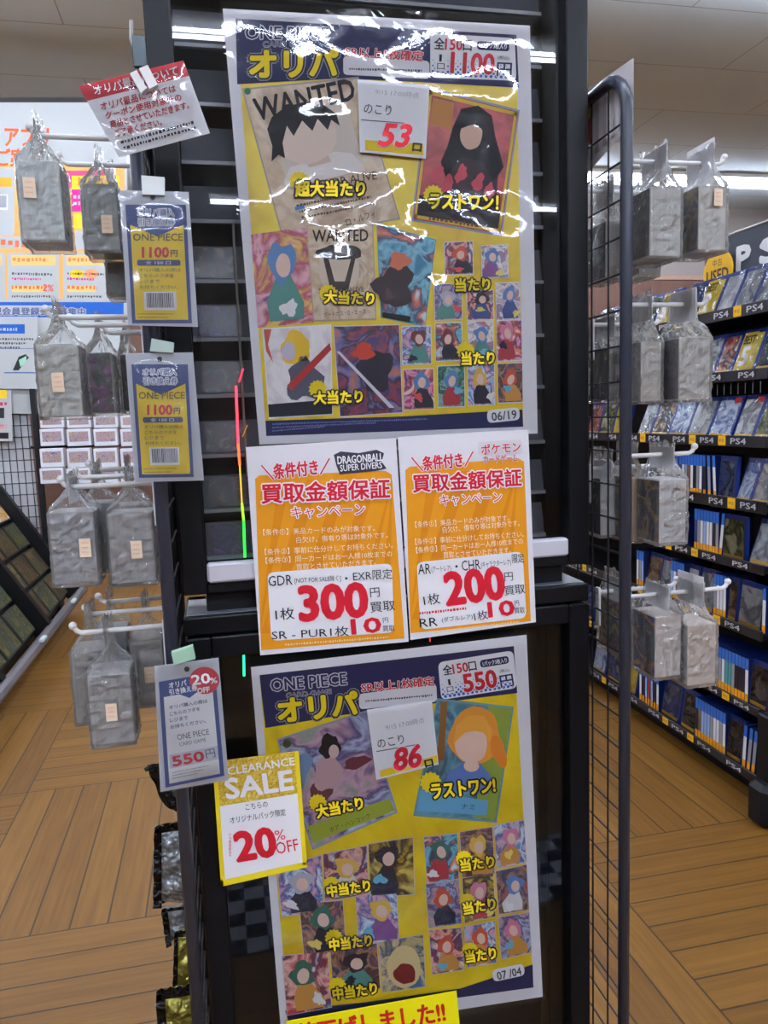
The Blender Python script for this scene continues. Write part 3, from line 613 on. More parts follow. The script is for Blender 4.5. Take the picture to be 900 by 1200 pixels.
for T, pal in [(((324, 1016), (377, 1001), (379, 1068), (330, 1074)), SKY), (((378, 1000), (430, 990), (432, 1048), (380, 1056)), REDS), (((431, 988), (484, 980), (486, 1048), (434, 1052)), GOLD),
               (((350, 1058), (402, 1054), (406, 1113), (356, 1121)), BROWN), (((416, 1048), (465, 1044), (468, 1102), (420, 1106)), SKY),
               (((330, 1119), (384, 1114), (389, 1180), (336, 1190)), REDS), (((386, 1112), (442, 1104), (446, 1158), (390, 1164)), BROWN), (((443, 1103), (496, 1094), (499, 1156), (448, 1163)), ((60, 110, 150), (220, 200, 150), (40, 80, 120), (200, 180, 130))),
               (((496, 980), (536, 976), (538, 1030), (500, 1035)), TEAL), (((538, 974), (577, 968), (580, 1024), (541, 1029)), BROWN), (((578, 966), (614, 960), (617, 1010), (582, 1018)), SKY),
               (((498, 1035), (538, 1029), (541, 1082), (502, 1088)), LILAC), (((541, 1028), (578, 1022), (581, 1074), (544, 1082)), GOLD), (((580, 1020), (617, 1012), (620, 1066), (584, 1072)), BROWN),
               (((502, 1089), (541, 1086), (544, 1136), (506, 1142)), REDS), (((543, 1085), (580, 1078), (582, 1128), (547, 1134)), SKY), (((583, 1074), (620, 1068), (623, 1116), (587, 1124)), LILAC)]:
    k = s.pic(*T, pal, P((210, 200, 200), .4), .8, 4, 2.4)
    if T[0] != (443, 1103): s.figure(k, T, frr, 7.6)
    else: km = k
s.blob(km, (473, 1132), 20, 25, P((226, 206, 150), .4), 8, 0, .02); s.blob(km, (474, 1140), 13, 12, P((120, 30, 36), .4), 9, 0, .05)
title_block(s, ((317, 796), (405, 788), 14), ((335, 812), (388, 807), 5.5), ((325, 819), (417, 810), 27), ((423, 800), (508, 792), 11), ((428, 820), (506, 813), 2.6), ((513, 776), (601, 762), (606, 806), (517, 820)), '550', (.30, .73))
s.rrect('title_lettering', (420, 813), (511, 801), (512, 822), (421, 831), 5, PW, 5)
caption(s, '大当たり', (369, 943), (423, 932), 15, (372, 940, 11)); caption(s, 'ラストワン!', (504, 918), (578, 910), 17, (504, 916, 13))
caption(s, '中当たり', (382, 1036), (432, 1029), 14, (388, 1036, 11)); caption(s, '中当たり', (385, 1099), (434, 1093), 14, (391, 1098, 11)); caption(s, '中当たり', (389, 1156), (440, 1149), 14, (395, 1154, 11))
caption(s, '当たり', (538, 1006), (577, 1001), 14, (543, 1005, 10)); caption(s, '当たり', (541, 1057), (578, 1050), 14, (547, 1055, 10)); caption(s, '当たり', (544, 1113), (579, 1108), 14, (550, 1112, 10))
s.rrect('date_pill', (576, 1136), (613, 1128), (615, 1142), (578, 1150), 6, HW, 6); s.text('date_pill', '07 /04', (581, 1138), (609, 1132), 9.5, DARKG, 8, .02)
s.sleeve(((290, 780), (620, 740), (639, 1171), (328, 1222)), SLEEVE, .0035, .0012, seed=6.0)
s.done()
# ---- remaining-count tags
def count_tag(label, Y, q, num, note, noko, line, numq, kuchi, band):
    s = Sheet('remaining_count_card', label, 'count card', Y, q, HW, .0004, 'remaining-count cards')
    s.poly('yellow_band', band, P((250, 216, 40), .5), 1)
    s.text('lettering', '9/15 17:00時点', note[0], note[1], note[2], P((176, 176, 184), .5), 3)
    s.text('lettering', 'のこり', noko[0], noko[1], noko[2], INK, 3, .012); s.poly('lettering', line, DARKG, 2)
    s.text('lettering', num, numq[0], numq[1], numq[2], PRED, 3, .05, halo=(HW, .03), shear=.2, res=3); s.text('lettering', '口', kuchi[0], kuchi[1], kuchi[2], INK, 3, .06)
    s.sleeve(q, SLEEVE, .0012, .0004, 12, 12, seed=4); s.done()
count_tag('white count card reading 53 stuck on the upper poster', 1.074, ((419, 93), (503, 100), (499, 186), (422, 178)), '53', ((440, 104), (491, 109), 7), ((427, 121), (459, 124), 12), [(423, 140), (474, 144), (474, 145), (423, 141)], ((448, 145), (481, 147), 26), ((484, 168), (494, 169), 9), [(428, 164), (496, 169), (496, 182), (428, 176)])
count_tag('white count card reading 86 stuck on the lower poster', 1.0585, ((430, 832), (506, 821), (514, 896), (441, 914)), '86', ((451, 849), (496, 840), 7), ((441, 866), (472, 860), 11), [(441, 880), (488, 872), (488, 873), (441, 881)], ((460, 878), (491, 872), 25), ((497, 891), (506, 889), 8), [(445, 903), (512, 885), (513, 893), (446, 911)])
# ---- sale card
q = ((249, 893), (350, 880), (360, 1016), (259, 1039))
s = Sheet('sale_card', 'yellow edged clearance card reading 20 percent off at the lower poster corner', 'sale card', 1.052, q, P((232, 200, 60), .4), .0008, paper='card')
k = 'glitter_ground#'; picquad(s.mb(k), *[s.w(p, 1) for p in q], ((206, 168, 50), (236, 206, 80), (196, 156, 40), (246, 222, 120)), 16)
s.poly('white_panel', quad4(q, .05, .36, .95, .95), HW, 2)
for e in (quad4(q, 0, 0, .05, 1), quad4(q, .95, 0, 1, 1), quad4(q, 0, .95, 1, 1)): s.poly('glitter_ground#', e, P((246, 222, 40), .4), 2)
s.text('lettering', 'CLEARANCE', (266, 899), (344, 887), 9, HW, 3, .03); s.text('lettering', 'SALE', (263, 913), (341, 902), 23, HW, 3, .045)
s.text('lettering', 'こちらの', (287, 942), (313, 938), 7, INK, 4, .005); s.text('lettering', 'オリジナルパック限定', (269, 957), (334, 947), 8, INK, 4, .005)
s.text('lettering', '20', (274, 976), (319, 969), 33, P((204, 30, 44), .5), 4, .06, res=3); s.text('lettering', '%', (321, 973), (333, 971), 12, PRED, 4, .01); s.text('lettering', 'OFF', (322, 987), (348, 982), 14, PRED, 4, .01)
s.text('lettering', '※店頭価格より', (268, 1003), (268, 976), 3, PRED, 4); s.done()
# ---- yellow notice at the very bottom
q = ((335, 1197), (535, 1161), (545, 1270), (345, 1306))
s = Sheet('yellow_notice', 'bright yellow notice with red lettering below the lower poster', 'notice', 1.055, q, P((250, 240, 20), .5))
s.text('lettering', '値下げしました!!', (346, 1200), (519, 1172), 26, P((200, 40, 24), .5), 2, .03, res=3); s.done()
# ================================================================== hooks, bagged stacks, price pouches
STICK = P((240, 216, 190), .6); HOOKM = P((232, 231, 230), .35); EDGE = P((204, 204, 200), .55); EDGEW = P((240, 232, 226), .55)
def hook(px, py, Y, xm, label, sgn, drop=0.0):
    """a white display hook running sideways from the panel; its tip is at the pixel"""
    tip = at(px, py, Y); root = Vector((xm, Y, tip.z))
    g = thing('display_hook', label, 'hook', (xm, Y, tip.z), 'white hooks on the grid panels')
    r = MB(); up = tip + Vector((sgn * .004, 0, .010))
    r.tube([root, tip - Vector((sgn * .006, 0, 0)), tip + Vector((0, 0, .003)), up], .0034, HOOKM, 8); r.build('rod', g, smooth=True)
    r = MB(); r.sphere(up, .0052, HOOKM); r.build('tip', g, smooth=True)
    r = MB(); r.bbox((xm - sgn * .000, Y - .006, tip.z - .055), (xm + sgn * .004, Y + .006, tip.z + .008), HOOKM, .001); r.build('back_plate', g)
    return tip.z
def edge_mat(base, warm):
    k = ('edge', base, warm)
    if k in _mats: return _mats[k]
    m, nt, b, out = nodes('stacked_card_edges'); N = nt.nodes.new; L = nt.links.new
    tc = N('ShaderNodeTexCoord'); mp = N('ShaderNodeMapping'); mp.inputs['Scale'].default_value = (420, 1, 2); L(tc.outputs['Object'], mp.inputs[0])
    nz = N('ShaderNodeTexNoise'); nz.inputs['Scale'].default_value = 1.0; nz.inputs['Detail'].default_value = 3; L(mp.outputs[0], nz.inputs['Vector'])
    cr = N('ShaderNodeValToRGB'); cr.color_ramp.elements[0].position = .35; cr.color_ramp.elements[1].position = .65
    cr.color_ramp.elements[0].color = (*[lin(c * .93) for c in base], 1); cr.color_ramp.elements[1].color = (*[lin(c) for c in base], 1)
    mx = N('ShaderNodeMixRGB'); mx.inputs[0].default_value = warm; mx.inputs[2].default_value = (lin(240), lin(206), lin(184), 1)
    L(nz.outputs[0], cr.inputs[0]); L(cr.outputs[0], mx.inputs[1]); L(mx.outputs[0], b.inputs['Base Color']); b.inputs['Roughness'].default_value = .5; _mats[k] = m; return m
npk = 0
def pack(rect, Yf, dep, hz, label, art, edge=(206, 206, 200), warm=.0, sticker=None, side=1, header=None, front=False, group='bagged card stacks', lean=0.0, hdr=.02):
    """a stack of cards in a clear bag: front edge face measured by its rectangle at depth Yf; hz = height of the hook line"""
    global npk; npk += 1
    x0, y0, x1, y1 = rect; A = at(x0, y0, Yf); B = at(x1, y1, Yf); zt = (A.z + at(x1, y0, Yf).z) / 2; zb = (B.z + at(x0, y1, Yf).z) / 2
    xa = (A.x + at(x0, y1, Yf).x) / 2; xb = (B.x + at(x1, y0, Yf).x) / 2; yb = Yf + dep
    g = thing('bagged_card_stack', label, 'card pack', ((xa + xb) / 2, Yf + dep / 2, zb), group)
    st = MB(); em = edge_mat(edge, warm); st.bbox((xa, Yf, zb), (xb, yb, zt), em, .0012)
    o = st.build('card_stack', g)
    xs = xb + .0004 if side > 0 else xa - .0004                      # printed outer card on the side towards the showcase
    for sx, nm in ((xs, 'outer_card'),):
        c = MB(); i_ = .0015; y_0, y_1, z0, z1 = Yf + i_, yb - i_, zb + i_, zt - i_
        if front: picquad(c, (xa + i_, Yf - .0006, z1), (xb - i_, Yf - .0006, z1), (xb - i_, Yf - .0006, z0), (xa + i_, Yf - .0006, z0), art, 1.8)
        elif side > 0: picquad(c, (sx, y_0, z1), (sx, y_1, z1), (sx, y_1, z0), (sx, y_0, z0), art, 2.2)
        else: picquad(c, (sx, y_1, z1), (sx, y_0, z1), (sx, y_0, z0), (sx, y_1, z0), art, 2.2)
        c.build(nm, g)
    if sticker:
        u, v = sticker; c = MB(); cx, cz = xa + (xb - xa) * u, zt + (zb - zt) * v; w_, h_ = .0068, .0115
        c.face([(cx - w_, Yf - .0052, cz - h_), (cx + w_, Yf - .0052, cz - h_), (cx + w_, Yf - .0052, cz + h_), (cx - w_, Yf - .0052, cz + h_)], STICK)
        pk_ = P((234, 188, 160), .6)
        for j in range(3): c.face([(cx - w_ * .7, Yf - .0054, cz + h_ * (.5 - .5 * j)), (cx + w_ * .6, Yf - .0054, cz + h_ * (.5 - .5 * j)), (cx + w_ * .6, Yf - .0054, cz + h_ * (.60 - .5 * j)), (cx - w_ * .7, Yf - .0054, cz + h_ * (.60 - .5 * j))], pk_)
        c.build('price_sticker', g)
    # the bag
    n = 13; xm, ym = (xa + xb) / 2, (Yf + yb) / 2; hx, hy = (xb - xa) / 2 + .0014, dep / 2 + .0014
    lv = [(zb - .004, .96, .97), (zb - .003, 1, 1)] + [(zb + (zt - zb) * t / 19, 1.0, 1.0) for t in range(20)] + [(zt + .005, .86, .99), (zt + .011, .60, .98), (zt + .017, .38, .97), (zt + .024, .16, .96), (zt + .031, .04, .95), (zt + .04, .02, .95), (max(hz + hdr, zt + .046), .02, .95)]
    vs = []; fs = []; seed = npk * 3.7
    for li, (z, fx, fy) in enumerate(lv):
        for k in range(4 * n):
            s_, t = divmod(k, n); t = t / n * 2 - 1
            x, y = ((t, -1), (1, t), (-t, 1), (-1, -t))[s_]
            p = Vector((xm + x * hx * fx + lean * max(0, z - zt), ym + y * hy * fy, z)); q = noise.noise_vector(p * 75 + Vector((seed, 0, 0))); q2 = noise.noise_vector(p * 210 + Vector((seed, 9, 0)))
            amp = .0036 if li < 22 else .0048
            ox = 1 if s_ in (1, 3) else .25; oy = 1 if s_ in (0, 2) else .25
            p = p + Vector((x * ox * (abs(q.x) + .6 * abs(q2.x)), y * oy * (abs(q.y) + .6 * abs(q2.y)), (q.z + q2.z) * (1 if 2 < li < 21 or li > 22 else .2))) * amp
            vs.append(p)
    m = 4 * n
    for i in range(len(lv) - 1):
        for k in range(m): fs.append((i * m + k, i * m + (k + 1) % m, (i + 1) * m + (k + 1) % m, (i + 1) * m + k))
    fs.append(tuple(range(m - 1, -1, -1)))
    bgm = MB(); bgm.tris(vs, fs, BAG); bgm.build('clear_bag', g)
    if header:
        h0, h1 = header; c = MB(); xm2 = xm + lean * .03
        c.tris(*(lambda a, b: ([(a[0], a[1], a[2]), (b[0], a[1], a[2]), (b[0], b[1], a[2]), (a[0], b[1], a[2]), (a[0], a[1], b[2]), (b[0], a[1], b[2]), (b[0], b[1], b[2]), (a[0], b[1], b[2])], [(3, 2, 1, 0), (4, 5, 6, 7), (0, 1, 5, 4), (2, 3, 7, 6), (1, 2, 6, 5), (3, 0, 4, 7)]))((xm2 - .0004, Yf - .001, hz + h0), (xm2 + .0004, yb + .001, hz + h1)), P((236, 234, 236), .45))
        c.build('header_card', g)
    return g
XL, XR = -.079, .583
LH = {}
for row, spec in (('top', [(40, 159, 1.03), (74, 192, 1.13)]), ('second', [(58, 372, 1.02), (86, 381, 1.09), (124, 390, 1.17)]), ('third', [(76, 571, 1.02), (92, 560, 1.09), (108, 551, 1.17)]), ('lowest', [(90, 742, 1.02), (104, 720, 1.10), (119, 706, 1.18)])):
    for i, (x, y, Y) in enumerate(spec):
        LH[row, i] = hook(x, y, Y, XL, 'white display hook left of the showcase, %s in the %s row' % (('nearest', 'middle' if len(spec) > 2 else 'farther', 'farthest')[i], row), -1)
DARK_ART = DARKP
pack((23, 188, 72, 281), 1.0, .062, LH['top', 0], 'crinkly bagged grey card stack hanging top left beneath the red notice', DARKP, (222, 230, 226), .0, (.28, .36))
pack((98, 215, 138, 293), 1.10, .062, LH['top', 1], 'smaller bagged grey card stack right of the top left one', DARKP, (196, 204, 198), .0, (.68, .62))
pack((126, 306, 152, 345), 1.17, .05, LH['top', 1], 'low grey bagged stack behind the upper price pouch', DARKP, (150, 158, 154), 0)
pack((45, 403, 94, 488), 1.0, .062, LH['second', 0], 'wide grey bagged stack with a peach price sticker, leftmost in the second row', DARKP, (206, 208, 200), .05, (.48, .53))
pack((103, 413, 133, 484), 1.09, .062, LH['second', 1], 'bagged stack showing a dark purple printed card in the second row', ((16, 14, 22), (26, 20, 44), (130, 36, 120), (14, 14, 18), (16, 16, 24)), (170, 176, 170), 0, front=True)
pack((142, 415, 157, 482), 1.17, .06, LH['second', 2], 'dark bagged stack beside the lower price pouch, second row', ((16, 14, 20), (26, 24, 30), (12, 12, 16)), (168, 172, 164), 0, front=True)
pack((60, 600, 112, 684), 1.0, .058, LH['third', 0], 'bagged grey stack with a square sticker, leftmost in the third row', DARKP, (184, 184, 186), .0, (.78, .50), header=(-.02, .012))
pack((128, 601, 180, 683), 1.02, .058, LH['third', 0], 'bagged grey stack with a sticker beside the showcase edge, third row', DARKP, (180, 180, 180), .05, (.62, .52))
pack((100, 590, 134, 669), 1.10, .058, LH['third', 1], 'bagged stack tucked between the two front ones of the third row', ((30, 50, 46), (60, 80, 76), (24, 34, 36), (90, 100, 100)), (168, 172, 172), 0)
pack((130, 592, 176, 664), 1.15, .055, LH['third', 2], 'bagged stack hidden behind the right one of the third row', DARKP, (166, 168, 168), 0)
pack((105, 791, 155, 872), 1.0, .060, LH['lowest', 0], 'front bagged grey stack with a square sticker in the lowest hook row', DARKP, (180, 180, 178), .04, (.52, .52), lean=.0)
pack((86, 764, 130, 846), 1.06, .060, LH['lowest', 1], 'bagged stack half hidden behind the front one, left in the lowest row', ((200, 180, 60), (160, 120, 60), (90, 80, 60), (190, 150, 90)), (168, 168, 164), .05)
pack((155, 750, 192, 826), 1.10, .060, LH['lowest', 1], 'bagged stack beside the discount pouch in the lowest hook row', DARKP, (176, 174, 168), .06, (.55, .52))
pack((112, 740, 150, 800), 1.17, .058, LH['lowest', 2], 'farthest bagged stack of the lowest row beneath the third hook', DARKP, (160, 160, 160), .0)
RH = {}
for row, spec in (('top', [(846, 193, 1.03), (760, 226, 1.15)]), ('second', [(826, 357, 1.03), (770, 380, 1.13)]), ('third', [(811, 531, 1.03), (776, 545, 1.14)]), ('lowest', [(850, 689, 1.03), (790, 686, 1.11)])):
    for i, (x, y, Y) in enumerate(spec):
        RH[row, i] = hook(x, y, Y, XR, 'white display hook right of the showcase, %s in the %s row' % (('nearest', 'farther')[i], row), 1)
PKG = 'bagged card stacks right of the showcase'
def rp(*a, **k): pack(*a, side=-1, group=PKG, **k)
rp((762, 219, 798, 300), 1.0, .062, RH['top', 0], 'bagged dark printed card stack nearest the panel in the top right row', ((40, 36, 52), (70, 50, 70), (24, 24, 34), (50, 60, 66)), (206, 206, 198), .06, header=(-.030, .016))
rp((819, 217, 851, 293), 1.0, .062, RH['top', 0], 'outermost bagged stack with white header under the far ceiling light', ((40, 34, 36), (90, 50, 46), (190, 150, 50), (30, 26, 30)), (222, 220, 212), .06, header=(-.034, .026), sticker=(.62, .2))
rp((710, 258, 727, 326), 1.12, .062, RH['top', 1], 'bagged stack seen through the top of the right grid panel', ((40, 56, 52), (30, 36, 40), (90, 100, 96), (24, 30, 34)), (210, 208, 200), .05, header=(-.026, .01))
rp((750, 266, 772, 322), 1.15, .06, RH['top', 1], 'bagged stack in the shade of the two top right packs', DARKP, (190, 188, 182), .05)
rp((796, 395, 832, 468), 1.0, .062, RH['second', 0], 'bagged stack of pale cards outermost in the second right row', ((90, 80, 100), (110, 84, 100), (70, 76, 90), (130, 100, 110)), (204, 202, 192), .08, header=(-.026, .020))
rp((751, 400, 775, 470), 1.02, .062, RH['second', 0], 'grey bagged stack between panel and outer pack, second right row', ((170, 166, 160), (150, 150, 148), (190, 186, 180), (140, 140, 140)), (198, 194, 182), .08, header=(-.022, .008))
rp((713, 406, 727, 468), 1.11, .062, RH['second', 1], 'black printed bagged stack seen through the second right grid row', ((14, 14, 18), (22, 20, 24), (12, 12, 14), (40, 30, 44)), (214, 214, 210), .03, header=(-.02, .012))
rp((738, 404, 752, 468), 1.10, .062, RH['second', 1], 'bagged stack right against the panel tube, second right row', ((120, 118, 116), (90, 90, 92), (140, 138, 136), (80, 80, 84)), (200, 196, 188), .06)
rp((773, 562, 804, 636), 1.0, .062, RH['third', 0], 'bagged white edged stack with a dark gold streaked card, third right row', ((30, 24, 32), (70, 26, 44), (180, 130, 40), (40, 30, 44), (24, 22, 28)), (226, 224, 224), .08, header=(-.02, .012))
rp((704, 560, 728, 627), 1.11, .062, RH['third', 1], 'black printed bagged stack with a white edge seen through the third right grid row', ((12, 12, 16), (20, 18, 22), (10, 10, 12), (36, 32, 36)), (224, 224, 222), .02, header=(-.02, .012))
rp((741, 560, 752, 634), 1.06, .058, RH['third', 0], 'orange lettered bagged stack beside the panel tube, third right row', ((70, 40, 30), (200, 110, 40), (60, 34, 30), (110, 60, 40)), (190, 150, 110), .1)
rp((768, 722, 798, 793), 1.0, .062, RH['lowest', 0], 'bagged stack with a blue card of an orange picture, lowest right row', ((26, 44, 90), (30, 60, 120), (20, 34, 70), (210, 120, 50), (40, 60, 130)), (240, 232, 226), .22, header=(-.02, .016))
rp((806, 732, 839, 802), .99, .062, RH['lowest', 0], 'outermost plain cream bagged stack, lowest right row', ((180, 176, 170), (150, 146, 142), (200, 196, 190), (160, 156, 152)), (238, 226, 212), .35, header=(-.016, .03))
rp((727, 706, 742, 768), 1.08, .07, RH['lowest', 1], 'bagged stack with a yellow and teal picture card seen through the lowest right grid row', ((50, 90, 100), (200, 180, 60), (40, 60, 70), (200, 110, 90), (120, 150, 150)), (226, 222, 216), .1, header=(-.018, .02))
# ---- hanging price pouches
def clip(s, pts, mat, k, part='clip'):
    mb = s.mb(part); f = [s.w(p, k) - Vector((0, .004, 0)) for p in pts]; b_ = [p + Vector((0, .010, 0)) for p in f]; n = len(f)
    mb.face(f[::-1], mat); mb.face(b_, mat)
    for i in range(n): j = (i + 1) % n; mb.face([f[i], f[j], b_[j], b_[i]], mat)
BARC = P((60, 60, 70), .5)
def barcode(s, q, n=22, seed=3):
    rr = random.Random(seed); s.poly('barcode', q, HW, 4); u = .08
    while u < .92:
        w_ = rr.choice((.012, .02, .03)); s.poly('barcode', quad4(q, u, .06, min(u + w_, .94), .86), BARC, 5); u += w_ + rr.choice((.014, .02))
POUCHM = P((186, 190, 200), .35)
def price_pouch(label, Y, o, c, clipq, clipm, hole, seed):
    s = Sheet('price_pouch', label, 'price tag', Y, o, POUCHM, .0012, 'hanging price pouches', paper='backing')
    s.poly('printed_card', c, P((52, 70, 130), .5), 1)
    y_ = quad4(c, .07, .30, .93, .97); top = lambda u, v: quad4(c, u, v, u, v)[0]
    s.poly('printed_card', [top(.06, .17), top(.5, .27), top(.94, .17), top(.94, .97), top(.06, .97)], P((246, 210, 30), .5), 2)
    f = lambda u0, v0, u1, v1: (top(u0, v0), top(u1, v0), Vector(top(u0, v1)).__sub__(Vector(top(u0, v0))).length)
    for t, e in (('オリパ購入', (.2, .035, .8, .10)), ('引き換え券', (.2, .115, .8, .18))):
        a, b, h = f(*e); s.text('lettering', t, a, b, h, P((120, 136, 190), .5), 3, .02, halo=(HW, .10))
    a, b, h = f(.10, .245, .92, .305); s.text('lettering', 'ONE PIECE', a, b, h, P((110, 100, 50), .5), 4, .015)
    a, b, h = f(.24, .36, .68, .445); s.text('lettering', '1100', a, b, h, P((216, 50, 60), .5), 4, .05); a, b, h = f(.71, .385, .82, .44); s.text('lettering', '円', a, b, h, DARKG, 4, .02)
    s.rrect('printed_card', *quad4(c, .14, .465, .86, .515), 2.4, P((60, 74, 120), .5), 3); a, b, h = f(.28, .475, .7, .505); s.text('lettering', '全 150 口', a, b, h, HW, 5)
    for i, t in enumerate(('オリパ購入の際は', 'こちらのフダを', 'レジまで', 'お持ちください。')):
        a, b, h = f(.16, .535 + .048 * i, (.86, .74, .5, .8)[i], .568 + .048 * i); s.text('lettering', t, a, b, h, P((110, 104, 70), .5), 4, .005)
    barcode(s, quad4(c, .22, .735, .76, .89), seed=seed); s.micro('fine_print', top(.1, .915), top(.7, .915), 1.6, P((170, 140, 40), .5), 4, seed); s.micro('fine_print', top(.1, .945), top(.6, .945), 1.6, P((170, 140, 40), .5), 4, seed + 1)
    s.blob('punched_hole', hole, 3.2, 3.2, P((14, 14, 16), .6), 3, n=12)
    s.sleeve(o, POUCH, .003, .0022, 16, 26, 'clear_pouch', seed, .004, 16)
    clip(s, clipq, clipm, 3); s.done()
price_pouch('upper hanging price pouch of yellow and navy reading 1100, with white clip', .955, ((140, 223), (221, 225), (232, 383), (150, 381)), ((147, 240), (218, 240), (225, 379), (155, 379)), [(166, 207), (193, 209), (193, 230), (167, 229)], P((232, 240, 240), .4), (179, 231), 3)
price_pouch('lower hanging price pouch of yellow and navy reading 1100, with pale green clip', .955, ((147, 414), (226, 413), (239, 563), (158, 565)), ((154, 427), (220, 427), (227, 559), (163, 560)), [(178, 397), (204, 402), (203, 414), (176, 412)], P((176, 196, 188), .4), (187, 421), 5)
# the 550 pouch
o = ((181, 781), (256, 771), (268, 914), (188, 928))
s = Sheet('price_pouch', 'white and navy hanging pouch reading 550 with a red discount sticker', 'price tag', .955, o, POUCHM, .0012, 'hanging price pouches', paper='backing')
c = ((186, 799), (252, 788), (263, 909), (194, 923)); top = lambda u, v: quad4(c, u, v, u, v)[0]
f = lambda u0, v0, u1, v1: (top(u0, v0), top(u1, v0), (Vector(top(u0, v1)) - Vector(top(u0, v0))).length)
s.poly('printed_card', c, P((44, 70, 140), .5), 1)
s.poly('printed_card', [top(.07, .15), top(.35, .15), top(.52, .20), top(.68, .15), top(.93, .15), top(.93, .97), top(.07, .97)], HW, 2)
for t, e in (('オリパ', (.17, .02, .48, .075)), ('引き換え券', (.17, .085, .66, .14))):
    a, b, h = f(*e); s.text('lettering', t, a, b, h, HW, 3, .03)
for i, t in enumerate(('オリパ購入の際は', 'こちらのフダを', 'レジまで', 'お持ちください。')):
    a, b, h = f(.15, .235 + .062 * i, (.82, .68, .46, .76)[i], .272 + .062 * i); s.text('lettering', t, a, b, h, P((70, 80, 130), .5), 4, .014)
a, b, h = f(.25, .52, .80, .575); s.text('lettering', 'ONE PIECE', a, b, h, P((90, 90, 100), .5), 4, .012); a, b, h = f(.28, .60, .74, .635); s.text('lettering', 'CARD GAME', a, b, h, P((130, 130, 140), .5), 4)
s.poly('price_panel', quad4(c, .10, .70, .93, .83), P((206, 208, 222), .5), 3); a, b, h = f(.14, .72, .67, .81); s.text('lettering', '550', a, b, h, PRED, 5, .06, res=3); a, b, h = f(.71, .715, .87, .80); s.text('lettering', '円', a, b, h, P((90, 94, 120), .5), 5, .01)
for i in range(3): s.micro('fine_print', top(.13, .865 + .027 * i), top(.75 - .1 * i, .865 + .027 * i), 1.4, P((150, 150, 170), .5), 4, 60 + i)
s.blob('punched_hole', (219, 784), 3.2, 3.2, P((14, 14, 16), .6), 3, n=12)
s.blob('discount_sticker', (239.5, 797), 17.5, 16, P((208, 36, 60), .5), 5, n=30); s.text('discount_sticker', '20', (224, 791), (245, 788), 11.5, HW, 7, .04); s.text('discount_sticker', '%', (246, 794), (254, 793), 6.5, HW, 7, .03); s.text('discount_sticker', 'OFF', (231, 806), (245, 804), 6, HW, 7, .05)
s.sleeve(o, POUCH, .003, .0016, 16, 26, 'clear_pouch', 9, .003, 16); clip(s, [(201, 764), (226, 756), (229, 771), (204, 778)], P((168, 206, 180), .4), 3); s.done()
# ---- red and white notice with its clip and arm
q = ((92, 101), (215, 71), (246, 156), (139, 184))
s = Sheet('red_header_notice', 'tilted white notice with a red header clipped above the hooks', 'notice', .945, q, HW, .0008, paper='card')
s.poly('red_header', quad4(q, 0, 0, 1, .21), P((206, 52, 62), .5), 1); top = lambda u, v: quad4(q, u, v, u, v)[0]
f = lambda u0, v0, u1, v1: (top(u0, v0), top(u1, v0), (Vector(top(u0, v1)) - Vector(top(u0, v0))).length)
a, b, h = f(.12, .05, .92, .17); s.text('lettering', 'オリパ景品について', a, b, h, HW, 3, .02)
for i, (t, u) in enumerate((('オリパ景品については', .84), ('クーポン使用対象外の', .86), ('商品とさせていただきます。', .90), ('ご了承ください。', .58))):
    a, b, h = f(.10, .28 + .125 * i, u, .375 + .125 * i); s.text('lettering', t, a, b, h, P((200, 46, 60), .5), 3, .02)
for i in range(2): s.micro('fine_print', top(.10, .81 + .075 * i), top(.88, .79 + .075 * i), 4.2, P((60, 60, 66), .5), 3, 70 + i)
s.sleeve(q, film('clear_card_sleeve', .05, 1.5, bump=.12, scale=16), .0015, .0016, 20, 16, seed=11, bulge=.002)
s.done()
g = thing('sign_clip', 'silver and white spring clip on a dark arm holding the red header notice', 'clip', at(168, 100, .95))
m_ = MB(); m_.bbox(tuple(at(156, 78, .958)), tuple(at(170, 44, .964)), P((52, 58, 60), .22, .8), .001); m_.build('arm', g)
for pts in ([(152, 86), (160, 82), (172, 103), (165, 109)], [(163, 80), (173, 76), (185, 99), (175, 104)]):
    m_ = MB(); fr_ = [at(*p, .936) for p in pts]; bk = [p + Vector((0, .007, 0)) for p in fr_]; m_.face(fr_[::-1], PLASTIC)
    for i in range(4): j = (i + 1) % 4; m_.face([fr_[i], fr_[j], bk[j], bk[i]], PLASTIC)
    m_.face(bk, PLASTIC); m_.build('jaw', g)
m_ = MB(); m_.tube([at(154, 24, .96), at(154, 46, .96), at(158, 60, .961)], .0022, P((170, 168, 164), .4)); m_.build('wire', g)
# ---- white card standing on top of the right panel
s_ = MB(); xa_ = .5845
def xp(px, py, x=xa_): return onx(px, py, x)
c4 = [xp(742, 68), xp(742, 142), xp(687, 204), xp(687, 106)]
g = thing('white_header_card', 'white card with a red and yellow edge behind the top of the right grid panel', 'card', min(c4, key=lambda p: p.z))
s_.face(c4, P((232, 226, 228), .6)); s_.face([p + Vector((.001, 0, 0)) for p in c4[::-1]], P((232, 226, 228), .6)); s_.build('card', g)
s_ = MB(); d_ = Vector((-.0006, 0, 0)); s_.face([xp(694, 116) + d_, xp(694, 168) + d_, xp(685, 172) + d_, xp(685, 120) + d_], P((170, 50, 44), .5)); s_.face([xp(694, 116) + d_ * 2, xp(694, 138) + d_ * 2, xp(685, 142) + d_ * 2, xp(685, 120) + d_ * 2], P((240, 210, 40), .5))
for i in range(4): s_.face([xp(702 + 9 * i, 118 - 9 * i) + d_, xp(702 + 9 * i, 178 - 9 * i) + d_, xp(698 + 9 * i, 181 - 9 * i) + d_, xp(698 + 9 * i, 121 - 9 * i) + d_], P((196, 190, 194), .6))
s_.build('printing', g)
